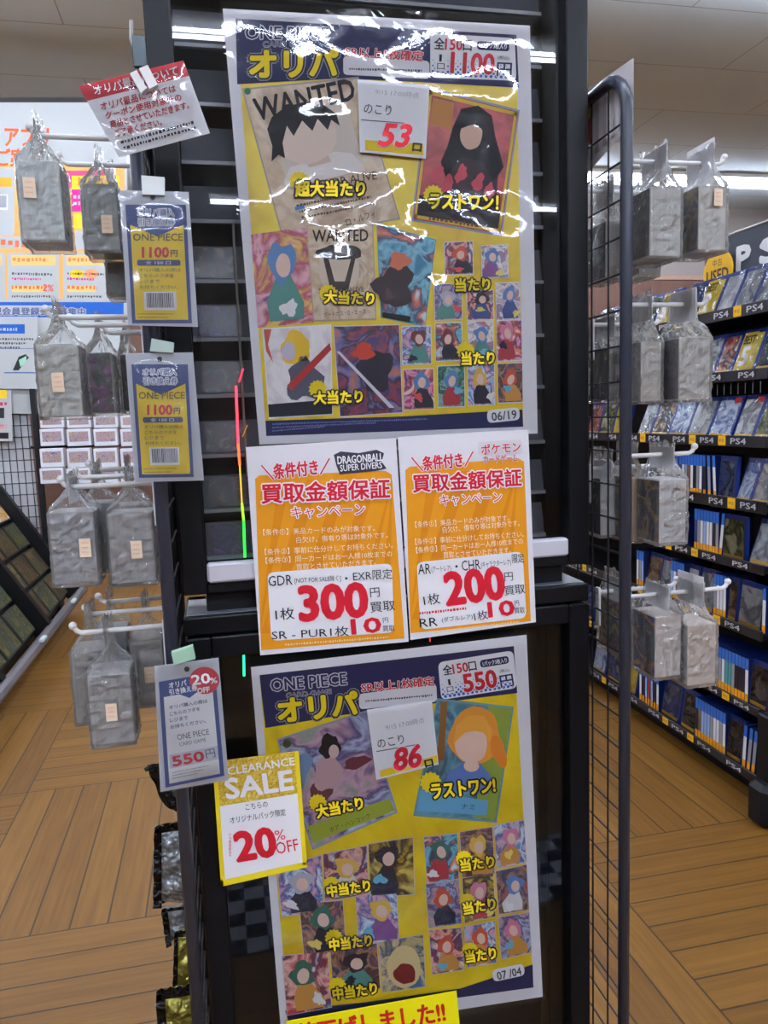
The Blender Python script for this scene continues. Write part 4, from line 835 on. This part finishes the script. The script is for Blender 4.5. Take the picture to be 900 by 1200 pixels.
# ---- foil packets hanging low on the left panel
FOILS = film('foil_film', .1, 1.5, bump=.5, scale=40)
def foilmat(c, sc=45):
    k = ('foil', c)
    if k in _mats: return _mats[k]
    m, nt, b, out = nodes('crinkled_foil'); N = nt.nodes.new; L = nt.links.new
    b.inputs['Base Color'].default_value = (lin(c[0]), lin(c[1]), lin(c[2]), 1); b.inputs['Metallic'].default_value = .5; b.inputs['Roughness'].default_value = .2
    tc = N('ShaderNodeTexCoord'); nz = N('ShaderNodeTexNoise'); nz.inputs['Scale'].default_value = sc; nz.inputs['Detail'].default_value = 2; L(tc.outputs['Object'], nz.inputs['Vector'])
    bp = N('ShaderNodeBump'); bp.inputs['Strength'].default_value = 1.0; bp.inputs['Distance'].default_value = .035; L(nz.outputs[0], bp.inputs['Height']); L(bp.outputs[0], b.inputs['Normal']); _mats[k] = m; return m
def packet(pts, Y, label, body, edge, part):
    """a foil pouch hung askew: pts = top-left, top-right, bottom-right, bottom-left of its face"""
    c = [at(*p, Y) for p in pts]; g = thing('foil_packet', label, 'packet', min(c, key=lambda p: p.z), 'foil packets low on the left panel')
    nx, ny = 12, 18
    for sgn, nm, mt in ((-1, 'front_film', body), (1, 'back_film', edge)):
        vs = []; fs = []
        for j in range(ny + 1):
            for i in range(nx + 1):
                a, b_ = i / nx, j / ny; p = (c[0] * (1 - a) + c[1] * a) * (1 - b_) + (c[3] * (1 - a) + c[2] * a) * b_
                bl = math.sin(PI * a) * math.sin(PI * b_) ** .5 if 0 < b_ < 1 else 0
                p = p + Vector((noise.noise(p * 50) * .004, sgn * bl * .009 + noise.noise(p * 60 + Vector((Y * 9, sgn, 0))) * .006 * (1 if 0 < a < 1 else .3), noise.noise(p * 45 + Vector((5, 0, 0))) * .004)); vs.append(p)
        for j in range(ny):
            for i in range(nx): k = j * (nx + 1) + i; fs.append((k, k + nx + 1, k + nx + 2, k + 1) if sgn < 0 else (k, k + 1, k + nx + 2, k + nx + 1))
        m = MB(); m.tris(vs, fs, foilmat(mt)); m.build(nm, g, smooth=True)
    m = MB(); N_ = 9
    for (a0, a1, t0, t1) in ((c[0], c[3], -.045, .05),) + (((c[0], c[1], -.02, .2),) if part != body else ()):
        other = (c[1], c[2]) if a1 == c[3] else (c[3], c[2])
        for i in range(N_):
            u0, u1 = i / N_, (i + 1) / N_
            if a1 == c[3]: f0 = lambda u, t: c[0].lerp(c[1], u).lerp(c[3].lerp(c[2], u), t)
            else: f0 = lambda u, t: c[0].lerp(c[3], u).lerp(c[1].lerp(c[2], u), t)
            zig = t0 - (.012 if i % 2 else -.012); wv = Vector((0, .0012 * math.sin(i * 2.1), 0)); off = Vector((0, .0105, 0))
            m.face([f0(u0, zig) - off + wv, f0(u1, -2 * .0 + t0 + (.012 if i % 2 else -.012)) - off - wv, f0(u1, t1) - off, f0(u0, t1) - off], foilmat(part))
    m.build('seal', g)
BLKF, SILF, GLDF = (16, 16, 20), (150, 156, 160), (150, 142, 62)
packet([(170, 898), (219, 886), (223, 962), (193, 944)], 1.05, 'black foil packet tilted under the white discount pouch', BLKF, BLKF, BLKF)
packet([(182, 968), (222, 962), (227, 1056), (181, 1060)], 1.05, 'silver foil packet with a black seal, below the tilted black one', SILF, BLKF, BLKF)
packet([(190, 1062), (224, 1058), (226, 1090), (196, 1106)], 1.09, 'black and silver foil packet wedged above the gold ones', SILF, BLKF, BLKF)
packet([(205, 1090), (227, 1087), (230, 1158), (203, 1162)], 1.06, 'slim gold foil packet with a black edge, above the bottom one', GLDF, BLKF, BLKF)
packet([(184, 1160), (233, 1152), (240, 1280), (190, 1286)], 1.03, 'glossy gold foil packet at the very bottom of the left panel', GLDF, GLDF, BLKF)
# ================================================================== game shelves on the right
GX = 1.88; GY0, GY1 = 2.345, 4.9
gon = thing('game_shelf_unit', 'long black shop shelving filled with blue cased games along the right aisle', 'shelving', (2.05, 3.6, 0))
GB = P((18, 18, 21), .45); GRAIL = P((28, 28, 33), .35)
RAILS = [(1.815, 1.857), (1.587, 1.626), (1.347, 1.388), (1.112, 1.156), (.892, .928), (.649, .686), (.362, .394), (.102, .135)]
m = MB(); m.box((2.20, GY0, .0), (2.23, GY1, 1.98), GB); m.build('back_panel', gon)
m = MB(); m.bbox((1.93, GY0 - .1, .42), (2.23, GY0 - .076, 1.80), GB); m.bbox((1.845, GY0 - .10, .10), (2.23, GY0 - .026, .40), GB, .006); m.build('end_panel', gon)
m = MB(); m.bbox((1.80, GY0 - .13, .0), (2.2, GY0 - .03, .16), GB, .02); m.build('base_foot', gon)
m = MB(); m.bbox((1.97, GY0, .0), (2.2, GY1, .09), GB); m.build('plinth', gon)
TAGY = P((246, 190, 40), .5); LOGO = P((206, 206, 214), .5)
for i, (z0, z1) in enumerate(RAILS):
    m = MB(); m.bbox((GX + .004, GY0, z0 + .004), (2.2, GY1, z0 + .022), GB); m.build('shelf_board', gon)
    m = MB(); m.bbox((GX - .006, GY0, z0), (GX + .004, GY1, z1), GRAIL, .001); rl = m.build('price_rail', gon)
    h = (z1 - z0) * .52; zc = (z0 + z1) / 2; y = GY0 + .03 + (i * 37 % 100) * .001; k = i
    while y < 4.4:
        m = MB(); m.box((GX - .0068, y - .006, z0 + .004), (GX - .006, y + .092, z1 - .004), P((24, 24, 28), .35))
        text3(m, 'PS4', (GX - .0072, y + .085, zc + h / 2), (GX - .0072, y, zc + h / 2), (GX - .0072, y + .085, zc - h / 2), LOGO, .02); m.build('rail_label', rl)
        if k % 3 != 1:
            a = y + .115; m = MB(); m.box((GX - .0075, a, z0 + .003), (GX - .006, a + .042, z1 - .001), TAGY)
            text3(m, '中古', (GX - .008, a + .036, zc + .008), (GX - .008, a + .006, zc + .008), (GX - .008, a + .036, zc - .006), P((110, 70, 20), .5)); m.build('price_tag', rl)
        k += 1; y += .185
CASE = P((18, 48, 130), .3, coat=.3); CASE_SHADED = P((11, 30, 84), .35); SPINE_LIT = P((44, 112, 206), .3, coat=.3)  # spine-out cases: shelf shade painted into the shell, spine top kept lit
OT = P((240, 160, 30), .5)
WRAP = film('shrink_wrap', .14, 1.55, bump=.5, scale=24)
COVERS = {'silver grey': ((150, 154, 160), (200, 204, 208), (110, 114, 122), (170, 170, 172)), 'pale blue': ((120, 150, 200), (200, 214, 236), (70, 100, 170), (230, 236, 244)), 'dark blue': ((24, 40, 90), (50, 80, 150), (18, 26, 60), (110, 130, 170)),
          'dull red': ((160, 60, 56), (200, 120, 100), (90, 40, 44), (220, 190, 170)), 'olive green': ((90, 100, 60), (130, 140, 90), (60, 70, 44), (190, 190, 150)), 'white': ((226, 226, 230), (240, 240, 244), (190, 192, 200), (210, 214, 222)),
          'brown': ((120, 90, 66), (170, 140, 110), (80, 60, 50), (60, 60, 66)), 'black': ((26, 26, 32), (60, 58, 66), (18, 18, 22), (110, 100, 96)), 'teal': ((40, 110, 130), (110, 180, 190), (24, 60, 80), (200, 220, 220)), 'yellow': ((240, 206, 60), (246, 220, 90), (226, 186, 40), (240, 214, 80))}
RN = ['topmost', 'second', 'third', 'fourth', 'fifth', 'sixth', 'seventh', 'lowest']
cnt = {}
def put(parts, g, rz=0.0, tilt=0.0):
    """turn a thing's local part meshes to face the aisle: local +x is the viewer's right, +y up, +z towards the viewer"""
last = {}
def face_case(rail, y, cover, tilt=18, yaw=0, w=.135, h=.171, best=None, redtag=False, lift=0.0):
    lo = max(y - w / 2, last.get(rail, 0) + .002, GY0 - .02); hi = max(y + w / 2, lo + .06); w = min(hi - lo, .135); hi = lo + w; y = (lo + hi) / 2; last[rail] = hi
    z = RAILS[rail][0] + .024 + lift; n = cnt[rail] = cnt.get(rail, 0) + 1
    extra = ' headed BEST %s' % best if best else ''
    g = thing('game_case', '%s covered game case%s, %s front-facing from near end, %s shelf' % (cover, extra, ORD[n - 1], RN[rail]), 'game case', (0, 0, 0), 'game cases on the %s shelf' % RN[rail])
    ta = math.radians(tilt); ya = math.radians(yaw)
    R = Vector((math.sin(ya), -math.cos(ya), 0)); Nn = Vector((-math.cos(ya), -math.sin(ya), 0)); U = Vector((0, 0, math.cos(ta))) - Nn * math.sin(ta); N_ = R.cross(U)
    O = Vector((GX + .016, y + w / 2, z + .0145 * math.sin(ta)))
    def q(a, b, c): return O + R * a + U * b + N_ * c
    t = .014
    m = MB(); c8 = [q(a, b, c) for c in (-t, 0) for a, b in ((.0, .0), (w, .0), (w, h), (.0, h))]
    m.tris(c8, [(3, 2, 1, 0), (4, 5, 6, 7), (0, 1, 5, 4), (2, 3, 7, 6), (1, 2, 6, 5), (3, 0, 4, 7)], CASE); m.build('case_shell', g)
    m = MB(); e = .0004
    picquad(m, q(.004, h - .018, e), q(w - .014, h - .018, e), q(w - .014, .005, e), q(.004, .005, e), COVERS[cover], 1.6, .2)
    m.face([q(.004, .004, 2 * e), q(w - .014, .004, 2 * e), q(w - .014, .018, 2 * e), q(.004, .018, 2 * e)], P((224, 176, 60), .4))
    if best:
        m.face([q(.004, .018, 2 * e), q(w * .62, .018, 2 * e), q(w * .62, h - .012, 2 * e), q(.004, h - .012, 2 * e)], P((246, 210, 50), .4))
        text3(m, 'BEST', q(.012, h - .025, 3 * e), q(w * .58, h - .025, 3 * e), q(.012, h - .058, 3 * e), P((70, 56, 30), .5), .03)
        text3(m, best, q(.022, h - .07, 3 * e), q(w * .5, h - .07, 3 * e), q(.022, .03, 3 * e), P((244, 240, 230), .5), .06)
    if redtag: m.face([q(w - .05, h - .03, 3 * e), q(w - .012, h - .03, 3 * e), q(w - .012, h - .008, 3 * e), q(w - .05, h - .008, 3 * e)], P((214, 50, 50), .5))
    m.build('cover', g)
    m = MB(); f_ = []
    nx = 6
    vs = [q(.001 + (w - .002) * i / nx, .001 + (h - .002) * j / nx, .0016 + .0016 * noise.noise(Vector((i * .9 + y * 31, j * .9, rail))) * (0 < i < nx and 0 < j < nx)) for j in range(nx + 1) for i in range(nx + 1)]
    fs = [(j * 7 + i, j * 7 + i + 1, (j + 1) * 7 + i + 1, (j + 1) * 7 + i) for j in range(nx) for i in range(nx)]
    m.tris(vs, fs, WRAP); m.build('clear_wrap', g, smooth=True)
scnt = {}
SPC = {'white': (232, 232, 236), 'grey': (150, 152, 160), 'black': (34, 34, 40), 'pale blue': (150, 180, 226), 'dark blue': (40, 60, 120), 'red': (170, 60, 56), 'green': (80, 130, 110), 'brown': (120, 90, 66), 'teal': (70, 150, 150)}
def spine_case(rail, y, col, lean=0.0, t=.0185, h=.171, dx=0.0, orange=True, logo=False):
    y = max(y, last.get(rail, 0) + t + .0012, GY0 + t); last[rail] = y + (.171 * math.tan(math.radians(lean)) if lean > 0 else 0)
    z = RAILS[rail][0] + .024; n = scnt[rail] = scnt.get(rail, 0) + 1
    g = thing('game_case', '%s spined game case, %s spine-out from near end, %s shelf' % (col, ORD[n - 1], RN[rail]), 'game case', (0, 0, 0), 'game cases on the %s shelf' % RN[rail])
    x0 = GX + .012 + dx; L_ = math.tan(math.radians(lean))
    def q(a, b, c): return Vector((x0 + c, y - a + b * L_, z + b))     # a across the spine (viewer's right), b up, c into the shelf
    m = MB(); c8 = [q(a, b, c) for c in (0, .13) for a, b in ((0, 0), (t, 0), (t, h), (0, h))]
    m.tris(c8, [(0, 1, 2, 3), (7, 6, 5, 4), (1, 0, 4, 5), (3, 2, 6, 7), (2, 1, 5, 6), (0, 3, 7, 4)], CASE_SHADED); m.build('case_shell', g)
    m = MB(); e = -.0005
    m.face([q(.001, .004, e), q(t - .001, .004, e), q(t - .001, h * .74, e), q(.001, h * .74, e)], P(SPC[col], .35))
    if orange: m.face([q(.001, .004, 2 * e), q(t - .001, .004, 2 * e), q(t - .001, .034, 2 * e), q(.001, .034, 2 * e)], OT)
    m.face([q(.0008, h * .74, e), q(t - .0008, h * .74, e), q(t - .0008, h - .001, e), q(.0008, h - .001, e)], SPINE_LIT)
    m.build('spine_label', g)
    if logo: pass
Yat = lambda px, py: onx(px, py, GX).y
# topmost shelf
for x, c, b_, w_ in ((893, 'silver grey', None, .14), (868, 'silver grey', None, .16), (846, 'white', None, .15), (822, 'yellow', '2', .17), (800, 'dark blue', None, .15), (770, 'yellow', '1', .17), (750, 'olive green', None, .15), (732, 'pale blue', None, .14), (712, 'silver grey', None, .14), (696, 'dark blue', None, .14)):
    face_case(0, Yat(x, 360), c, 24, best=b_, w=.135)
# second shelf
for x, c, b_ in ((894, 'black', None), (866, 'yellow', '5'), (845, 'dull red', None), (826, 'silver grey', None), (806, 'white', None), (788, 'pale blue', None), (768, 'dark blue', None), (748, 'silver grey', None), (728, 'brown', None)):
    face_case(1, Yat(x, 440), c, 22, best=b_)
for x, c, r_ in ((893, 'olive green', False), (868, 'silver grey', True), (838, 'pale blue', True), (812, 'silver grey', False), (789, 'pale blue', False), (768, 'brown', False), (752, 'silver grey', False)):
    face_case(2, Yat(x, 515), c, 22, redtag=r_)
for x, c in ((722, 'yellow'), (706, 'olive green'), (692, 'dull red')): face_case(2, Yat(x, 515), c, 14)
# fourth shelf
face_case(3, Yat(890, 592), 'silver grey', 20, redtag=True); face_case(3, Yat(871, 592), 'pale blue', 20); face_case(3, Yat(850, 585), 'dark blue', 4)
y = Yat(844, 585)
for c, l in (('white', 5), ('grey', 4), ('black', 3), ('white', 0), ('grey', 0), ('black', 0), ('white', 0), ('brown', 0), ('grey', 0), ('white', 0), ('dark blue', 0), ('grey', 0), ('black', 0)): spine_case(3, y + .02, c, l); y += .034 if l else .024
# fifth shelf
face_case(4, Yat(888, 655), 'silver grey', 18, redtag=True); face_case(4, Yat(856, 645), 'olive green', 0)
y = Yat(846, 642)
for c, l in (('white', -6), ('grey', 0), ('black', 0), ('white', 0), ('white', 0), ('pale blue', 0), ('white', 0), ('grey', 0), ('dark blue', 0)): spine_case(4, y + .02, c, l); y += .021
y += .10
for c in ('white', 'grey', 'red', 'white', 'black', 'pale blue'): spine_case(4, y, c); y += .022
# sixth shelf
y = Yat(893, 735); spine_case(5, y, 'white'); face_case(5, Yat(874, 730), 'silver grey', 6); face_case(5, Yat(861, 724), 'brown', 4)
y = Yat(853, 718)
for c in ('white', 'white', 'white', 'grey'): spine_case(5, y + .01, c); y += .020
face_case(5, Yat(824, 706), 'silver grey', 10, redtag=True); face_case(5, Yat(810, 700), 'white', 8)
y = Yat(803, 694)
for c in ('white', 'white', 'grey', 'white', 'pale blue'): spine_case(5, y + .02, c); y += .022
face_case(5, Yat(778, 682), 'silver grey', 10, redtag=True); face_case(5, Yat(761, 676), 'brown', 12)
y = Yat(752, 672)
for c in ('pale blue', 'grey', 'white'): spine_case(5, y + .02, c); y += .022
# seventh shelf
face_case(6, Yat(888, 826), 'black', 4)
y = Yat(881, 824)
for c in ('white', 'black', 'black', 'black', 'grey', 'teal', 'teal', 'white', 'grey', 'white', 'pale blue', 'grey', 'white', 'black', 'white', 'grey'): spine_case(6, y + .01, c); y += .0205
y += .02; face_case(6, y + .05, 'dark blue', 8); y += .14
for c in ('white', 'teal', 'grey', 'white'): spine_case(6, y, c); y += .022
for k in range(3): face_case(6, 3.42 + .15 * k, ('dark blue', 'pale blue', 'dark blue')[k], 10)
# lowest shelf
y = Yat(877, 900)
for c, l in (('grey', -5), ('grey', -5), ('white', -3)): spine_case(7, y, c, l); y += .026
face_case(7, Yat(860, 893), 'black', 4); y = Yat(850, 889)
for c in ('white', 'grey', 'white', 'white', 'grey', 'pale blue', 'pale blue', 'pale blue'): spine_case(7, y, c); y += .0205
y += .01; spine_case(7, y, 'brown', 0); y += .022; spine_case(7, y, 'black', 0); y += .02
face_case(7, y + .04, 'black', 8); face_case(7, y + .19, 'dark blue', 8); y += .29
for c in ('white', 'black', 'pale blue', 'red', 'pale blue', 'black', 'white'): spine_case(7, y, c, 0); y += .024
face_case(7, y + .08, 'yellow', 10); face_case(7, y + .23, 'dark blue', 10); face_case(7, y + .38, 'pale blue', 10)
# wire fence strip above the third shelf
m = MB()
for k in range(28): m.tube([(GX + .01, 2.4 + .04 * k, 1.54), (GX + .01, 2.4 + .04 * k, 1.583)], .0015, P((120, 120, 126), .4), 4)
m.build('wire_grid', gon)
# sign board above the shelves
SX = 2.10
c4 = [onx(825, 322, SX), onx(905, 322, SX), onx(905, 258, SX), onx(846, 287, SX)]
yN, yF = c4[2].y - .6, onx(826, 300, SX).y; zt, zb = c4[2].z, 1.985
g = thing('category_sign', 'dark grey sign board with white lettering above the game shelves', 'sign', (SX, (yN + yF) / 2, zb))
m = MB(); m.bbox((SX, yN, zb), (SX + .02, yF, zt), P((58, 62, 72), .5), .002); m.build('board', g)
m = MB(); m.bbox((SX - .004, yN, zt), (SX + .024, yF, zt + .008), P((210, 208, 206), .4)); m.build('top_trim', g)
m = MB(); A_, B_ = onx(864, 291, SX - .002), onx(879, 289, SX - .002); C_ = onx(864, 317, SX - .002)
text3(m, 'P', (SX - .002, A_.y, A_.z), (SX - .002, B_.y, A_.z), (SX - .002, A_.y, C_.z), P((236, 236, 236), .5), .08)
text3(m, 'S4', (SX - .002, B_.y - .06, A_.z), (SX - .002, B_.y - .34, A_.z), (SX - .002, B_.y - .06, C_.z), P((236, 236, 236), .5), .08); m.build('lettering', g)
ce = onx(841, 318, SX - .03); g = thing('used_badge', 'round orange yellow badge reading USED on the dark sign', 'badge', ce - Vector((0, 0, .08)))
m = MB(); n = 28; fr_ = [ce + Vector((0, -math.cos(2 * PI * k / n) * .095, math.sin(2 * PI * k / n) * .085)) for k in range(n)]; m.face(fr_, P((240, 184, 40), .5)); bk = [p + Vector((.004, 0, 0)) for p in fr_]; m.face(bk[::-1], P((240, 184, 40), .5))
for k in range(n): j = (k + 1) % n; m.face([fr_[k], bk[k], bk[j], fr_[j]], P((240, 184, 40), .5))
m.build('disc', g); m = MB(); x = ce.x - .002
text3(m, '中古', (x, ce.y + .03, ce.z + .05), (x, ce.y - .03, ce.z + .05), (x, ce.y + .03, ce.z + .02), P((90, 70, 30), .5)); text3(m, 'USED', (x, ce.y + .07, ce.z + .008), (x, ce.y - .07, ce.z + .008), (x, ce.y + .07, ce.z - .04), P((70, 54, 24), .5), .03); m.build('lettering', g)
# ================================================================== left background
LY = 6.6
def lq(x0, y0, x1, y1): return (x0, y0), (x1, y0), (x1, y1), (x0, y1)
OW = P((184, 186, 184), .6); OO = P((246, 176, 96), .6); OT2 = P((232, 96, 40), .6); BL = P((30, 90, 176), .6); PK = P((214, 40, 140), .6); YE = P((248, 206, 50), .6); TXT = P((90, 84, 84), .6)
s = Sheet('promotion_board', 'wide white and orange app promotion board hung over the grid wall, far left', 'sign board', LY, ((-60, 117), (148, 120), (151, 486), (-60, 484)), OW, .02, paper='board')
s.poly('dark_edge', lq(-60, 114, 148, 120), P((40, 36, 34), .5), 3)
s.text('headline', 'アプリ', (6, 148), (57, 149), 23, OT2, 3, .03); s.text('headline', 'ご案内', (-3, 174), (47, 175), 21, OT2, 3, .03)
s.poly('panels', lq(-60, 192, 146, 342), OO, 2)
s.rrect('panels', *lq(-20, 196, 17, 276), 4, OW, 3); s.poly('panels', lq(-20, 208, 14, 219), P((244, 170, 50), .6), 4); barcode(s, lq(-2, 228, 9, 246), 8)
s.poly('panels', lq(78, 200, 132, 220), P((226, 70, 120), .6), 3); s.poly('panels', lq(84, 206, 140, 222), YE, 4); s.text('panels', 'NEW', (92, 208), (126, 209), 10, P((220, 120, 30), .6), 6)
s.poly('panels', lq(84, 222, 98, 248), PK, 4); s.micro('panels', (86, 228), (97, 228), 5, OW, 5, 5); s.micro('panels', (86, 236), (97, 236), 5, OW, 5, 6); s.poly('panels', lq(86, 250, 98, 268), YE, 4); s.poly('panels', lq(88, 270, 104, 292), OW, 3)
s.poly('panels', lq(-60, 277, 60, 291), OW, 3); s.micro('panels', (-20, 280), (34, 281), 9, P((226, 110, 70), .6), 5, 7)
for x0, x1 in ((-40, 6), (9, 69), (74, 130)):
    s.rrect('panels', *lq(x0, 296, x1, 352), 3, OW, 5); s.poly('panels', lq(x0 + 4, 299, x1 - 4, 311), P((248, 196, 120), .6), 6)
    s.micro('panels', (x0 + 6, 302), (x1 - 14, 302), 5, P((236, 130, 70), .6), 7, x1); s.micro('panels', (x0 + 5, 319), (x1 - 8, 320), 3.4, TXT, 7, x1 + 1); s.micro('panels', (x0 + 5, 325), (x1 - 20, 326), 3, PK, 7, x1 + 2)
    s.poly('panels', lq(x0 + 5, 335, x1 - 18, 342), P((248, 206, 120), .6), 6); s.micro('panels', (x0 + 5, 334), (x1 - 16, 335), 5, P((230, 110, 60), .6), 7, x1 + 3); s.micro('panels', (x0 + 5, 346), (x1 - 10, 346), 3, TXT, 7, x1 + 4)
s.text('panels', '2%', (51, 333), (63, 334), 8, P((230, 90, 60), .6), 8, .03); s.blob('panels', (90, 321), 9, 5, YE, 7); s.blob('panels', (107, 321), 8, 6, P((246, 160, 110), .6), 7)
s.poly('panels', lq(-60, 342, 146, 350), OO, 2); s.poly('panels', lq(-60, 354, 145, 372), BL, 3); s.poly('panels', lq(-60, 358, 70, 369), OW, 4); s.text('panels', '新規会員登録会員募集中', (-20, 360), (100, 361), 9, P((80, 90, 130), .6), 6, .03, halo=(OW, .09)); s.poly('panels', lq(100, 371, 140, 373), P((220, 90, 130), .6), 5)
s.done()
s = Sheet('guide_panel', 'white panel with a blue tab and a hand-held phone picture below the promotion board', 'panel', LY - .03, ((-60, 371), (44, 371), (46, 456), (-60, 455)), OW, .01, paper='board')
s.poly('printing', lq(-20, 380, 29, 391), BL, 2); s.micro('printing', (-10, 384), (20, 384), 4, OW, 4, 3)
for i in range(3): s.micro('printing', (0, 396 + 5 * i), (39 - 8 * i, 396 + 5 * i), 3, TXT, 3, 8 + i)
s.poly('printing', [(15, 434), (22, 418), (30, 415), (34, 419), (28, 426), (22, 434)], P((40, 40, 46), .6), 3); s.poly('printing', [(22, 422), (31, 417), (31, 424), (24, 430)], P((160, 210, 180), .6), 4); s.poly('printing', lq(0, 408, 44, 409), P((120, 130, 170), .6), 3); s.poly('printing', lq(5, 436, 44, 437.5), P((90, 110, 160), .6), 3)
s.done()
s = Sheet('small_poster', 'narrow white poster with a black band hanging below the guide panel, far left', 'poster', LY - .04, ((-40, 457), (13, 457), (15, 517), (-40, 517)), OW, .004)
s.poly('printing', lq(-40, 457, 8, 467), YE, 2); s.poly('printing', lq(-40, 478, 5, 490), P((50, 50, 54), .6), 2); s.micro('printing', (-10, 471), (8, 471), 5, P((210, 60, 90), .6), 3, 2); s.micro('printing', (-10, 496), (8, 497), 6, P((230, 140, 150), .6), 3, 4); s.poly('printing', lq(-40, 507, 10, 514), P((30, 26, 34), .6), 2); s.done()
# grid wall with prize boxes
A, B = at(-40, 455, LY), at(215, 455, LY); zt = A.z - .02
g = thing('grid_wall', 'black wire grid wall on a white backing board at the end of the left aisle', 'grid wall', ((A.x + B.x) / 2, LY, 0))
m = MB(); m.box((A.x, LY + .05, .32), (at(43, 600, LY).x, LY + .06, zt), P((206, 206, 208), .6)); m.build('backing_board', g)
m = MB(); wm = P((30, 30, 34), .4); x = A.x
while x < at(45, 500, LY).x: m.tube([(x, LY + .03, .3), (x, LY + .03, zt)], .0035, wm, 5); x += .052
z = .34
while z < zt: m.tube([(A.x, LY + .026, z), (at(45, 500, LY).x, LY + .026, z)], .0035, wm, 5); z += .092
m.build('wire_grid', g)
m = MB(); pa, pb = at(39, 458, LY - .02), at(50, 735, LY - .02); m.bbox((pa.x - .02, LY - .07, pb.z), (pa.x + .02, LY - .012, zt), P((20, 20, 23), .4)); m.bbox((pa.x - .03, LY - .35, 0), (pa.x + .03, LY + .3, .05), P((20, 20, 23), .4)); m.build('post', g)
m = MB(); m.tube([at(36, 524, LY - .03), at(165, 521, LY - .03)], .012, P((20, 20, 23), .4), 6); m.build('hook_bar', g)
bx = 0
for r_, (ya, yb) in enumerate(((487, 501), (503, 522), (526, 547), (549, 566))):
    for k in range(4):
        xs0 = 46 + k * 31.5; p0 = at(xs0, ya, LY - .12); p1 = at(xs0 + 29.5, yb, LY - .12); bx += 1
        gb = thing('prize_box', 'white framed prize box, %s from the left in the %s row on the grid wall' % (ORD[k], ('top', 'second', 'third', 'bottom')[r_]), 'box', ((p0.x + p1.x) / 2, LY - .1, p1.z), 'white prize boxes on the grid wall')
        m = MB(); m.bbox((p0.x, LY - .12, p1.z), (p1.x, LY - .01, p0.z), P((226, 226, 232), .5), .004); m.build('carton', gb)
        m = MB(); dx, dz = (p1.x - p0.x) * .1, (p0.z - p1.z) * .16; y_ = LY - .1212
        picquad(m, (p0.x + dx, y_, p0.z - dz), (p1.x - dx, y_, p0.z - dz), (p1.x - dx, y_, p1.z + dz * 1.6), (p0.x + dx, y_, p1.z + dz * 1.6), ((120, 100, 140), (190, 180, 130), (150, 100, 120), (190, 170, 180), (90, 90, 120)), 3.5); m.build('picture', gb)
# low slanted display rack
RXb, RZb, RXt, RZt = -1.225, .17, -1.74, 1.02; RY0, RY1 = 2.6, 6.55
g = thing('slanted_display_rack', 'low black slanted rack of card packs along the left aisle', 'display rack', (-1.5, 4.6, 0))
def rk(t, y, o=0.0):
    n = Vector((RZt - RZb, 0, -(RXt - RXb))).normalized(); return Vector((RXb + (RXt - RXb) * t, y, RZb + (RZt - RZb) * t)) + n * o
RB = P((16, 16, 18), .4)
m = MB()
def slab(m, y0, y1, t0, t1, o0, o1, mat):
    q = [rk(t, y, o) for o in (o0, o1) for t, y in ((t0, y0), (t0, y1), (t1, y1), (t1, y0))]
    m.tris(q, [(3, 2, 1, 0), (4, 5, 6, 7), (0, 1, 5, 4), (2, 3, 7, 6), (1, 2, 6, 5), (3, 0, 4, 7)], mat)
slab(m, RY0, RY1, 0, 1, -.05, -.03, RB); m.build('slanted_back', g)
for y in (6.5, 5.35, 4.2, 3.05): m = MB(); slab(m, y - .035, y + .035, -.02, 1.02, -.03, .09, RB); m.build('divider_bar', g)
m = MB(); m.tube([rk(-.03, RY0, .08), rk(-.03, RY1, .08)], .034, P((104, 100, 104), .4), 8); m.build('front_rail', g)
m = MB()
for y in (6.4, 4.6, 2.8): m.box((-1.75, y - .04, 0), (-1.28, y + .04, .10), RB); m.box((-1.62, y - .03, .1), (-1.54, y + .03, .62), RB)
m.bbox((RXt - .09, RY0, RZt - .03), (RXt - .03, RY1, RZt + .02), RB); m.box((-1.70, RY0, .08), (-1.30, RY1, .12), RB); m.build('stand', g)
for y in (6.0, 4.95): m = MB(); m.bbox(tuple(rk(-.03, y - .05, .13)), tuple(rk(-.0, y + .05, .115)), P((206, 220, 222), .4), .002); m.build('price_clip', g)
RP = [((60, 56, 30), (110, 104, 50), (30, 34, 30), (80, 90, 80), (40, 40, 36)), ((40, 60, 60), (70, 90, 70), (24, 28, 30), (120, 110, 60), (50, 44, 40)), ((70, 50, 30), (40, 40, 40), (110, 90, 44), (26, 28, 30), (60, 70, 60))]
rr = random.Random(5); TOPC = [((214, 70, 70), (246, 220, 110), (230, 150, 60), (240, 236, 226), (90, 60, 70)), ((240, 200, 60), (236, 232, 220), (170, 60, 90), (70, 70, 110), (230, 120, 50))]
for bay, (ya, yb) in enumerate(((5.39, 6.46), (4.24, 5.31), (3.09, 4.16))):
    for r_ in range(4):
        t0 = .03 + .24 * r_
        for k in range(3):
            y0 = ya + .02 + k * (yb - ya) / 3; y1 = y0 + (yb - ya) / 3 - .04; top = r_ == 3
            gp = thing('card_packet', '%s card packet, %s from far end, %s row of slanted rack' % ('bright printed' if top else 'dim olive', ORD[bay * 3 + 2 - k], ('bottom', 'lower middle', 'upper middle', 'top')[r_]), 'card packet', rk(t0, (y0 + y1) / 2), 'card packets on the slanted rack')
            m = MB(); slab(m, y0, y1, t0, t0 + .21, -.028, .012, P((60, 60, 54), .5)); m.build('packet', gp)
            m = MB(); picquad(m, rk(t0 + .2, y0 + .01, .0135), rk(t0 + .2, y1 - .01, .0135), rk(t0 + .01, y1 - .01, .0135), rk(t0 + .01, y0 + .01, .0135), rr.choice(TOPC) if top else rr.choice(RP), 2.6, .35); m.build('print', gp)
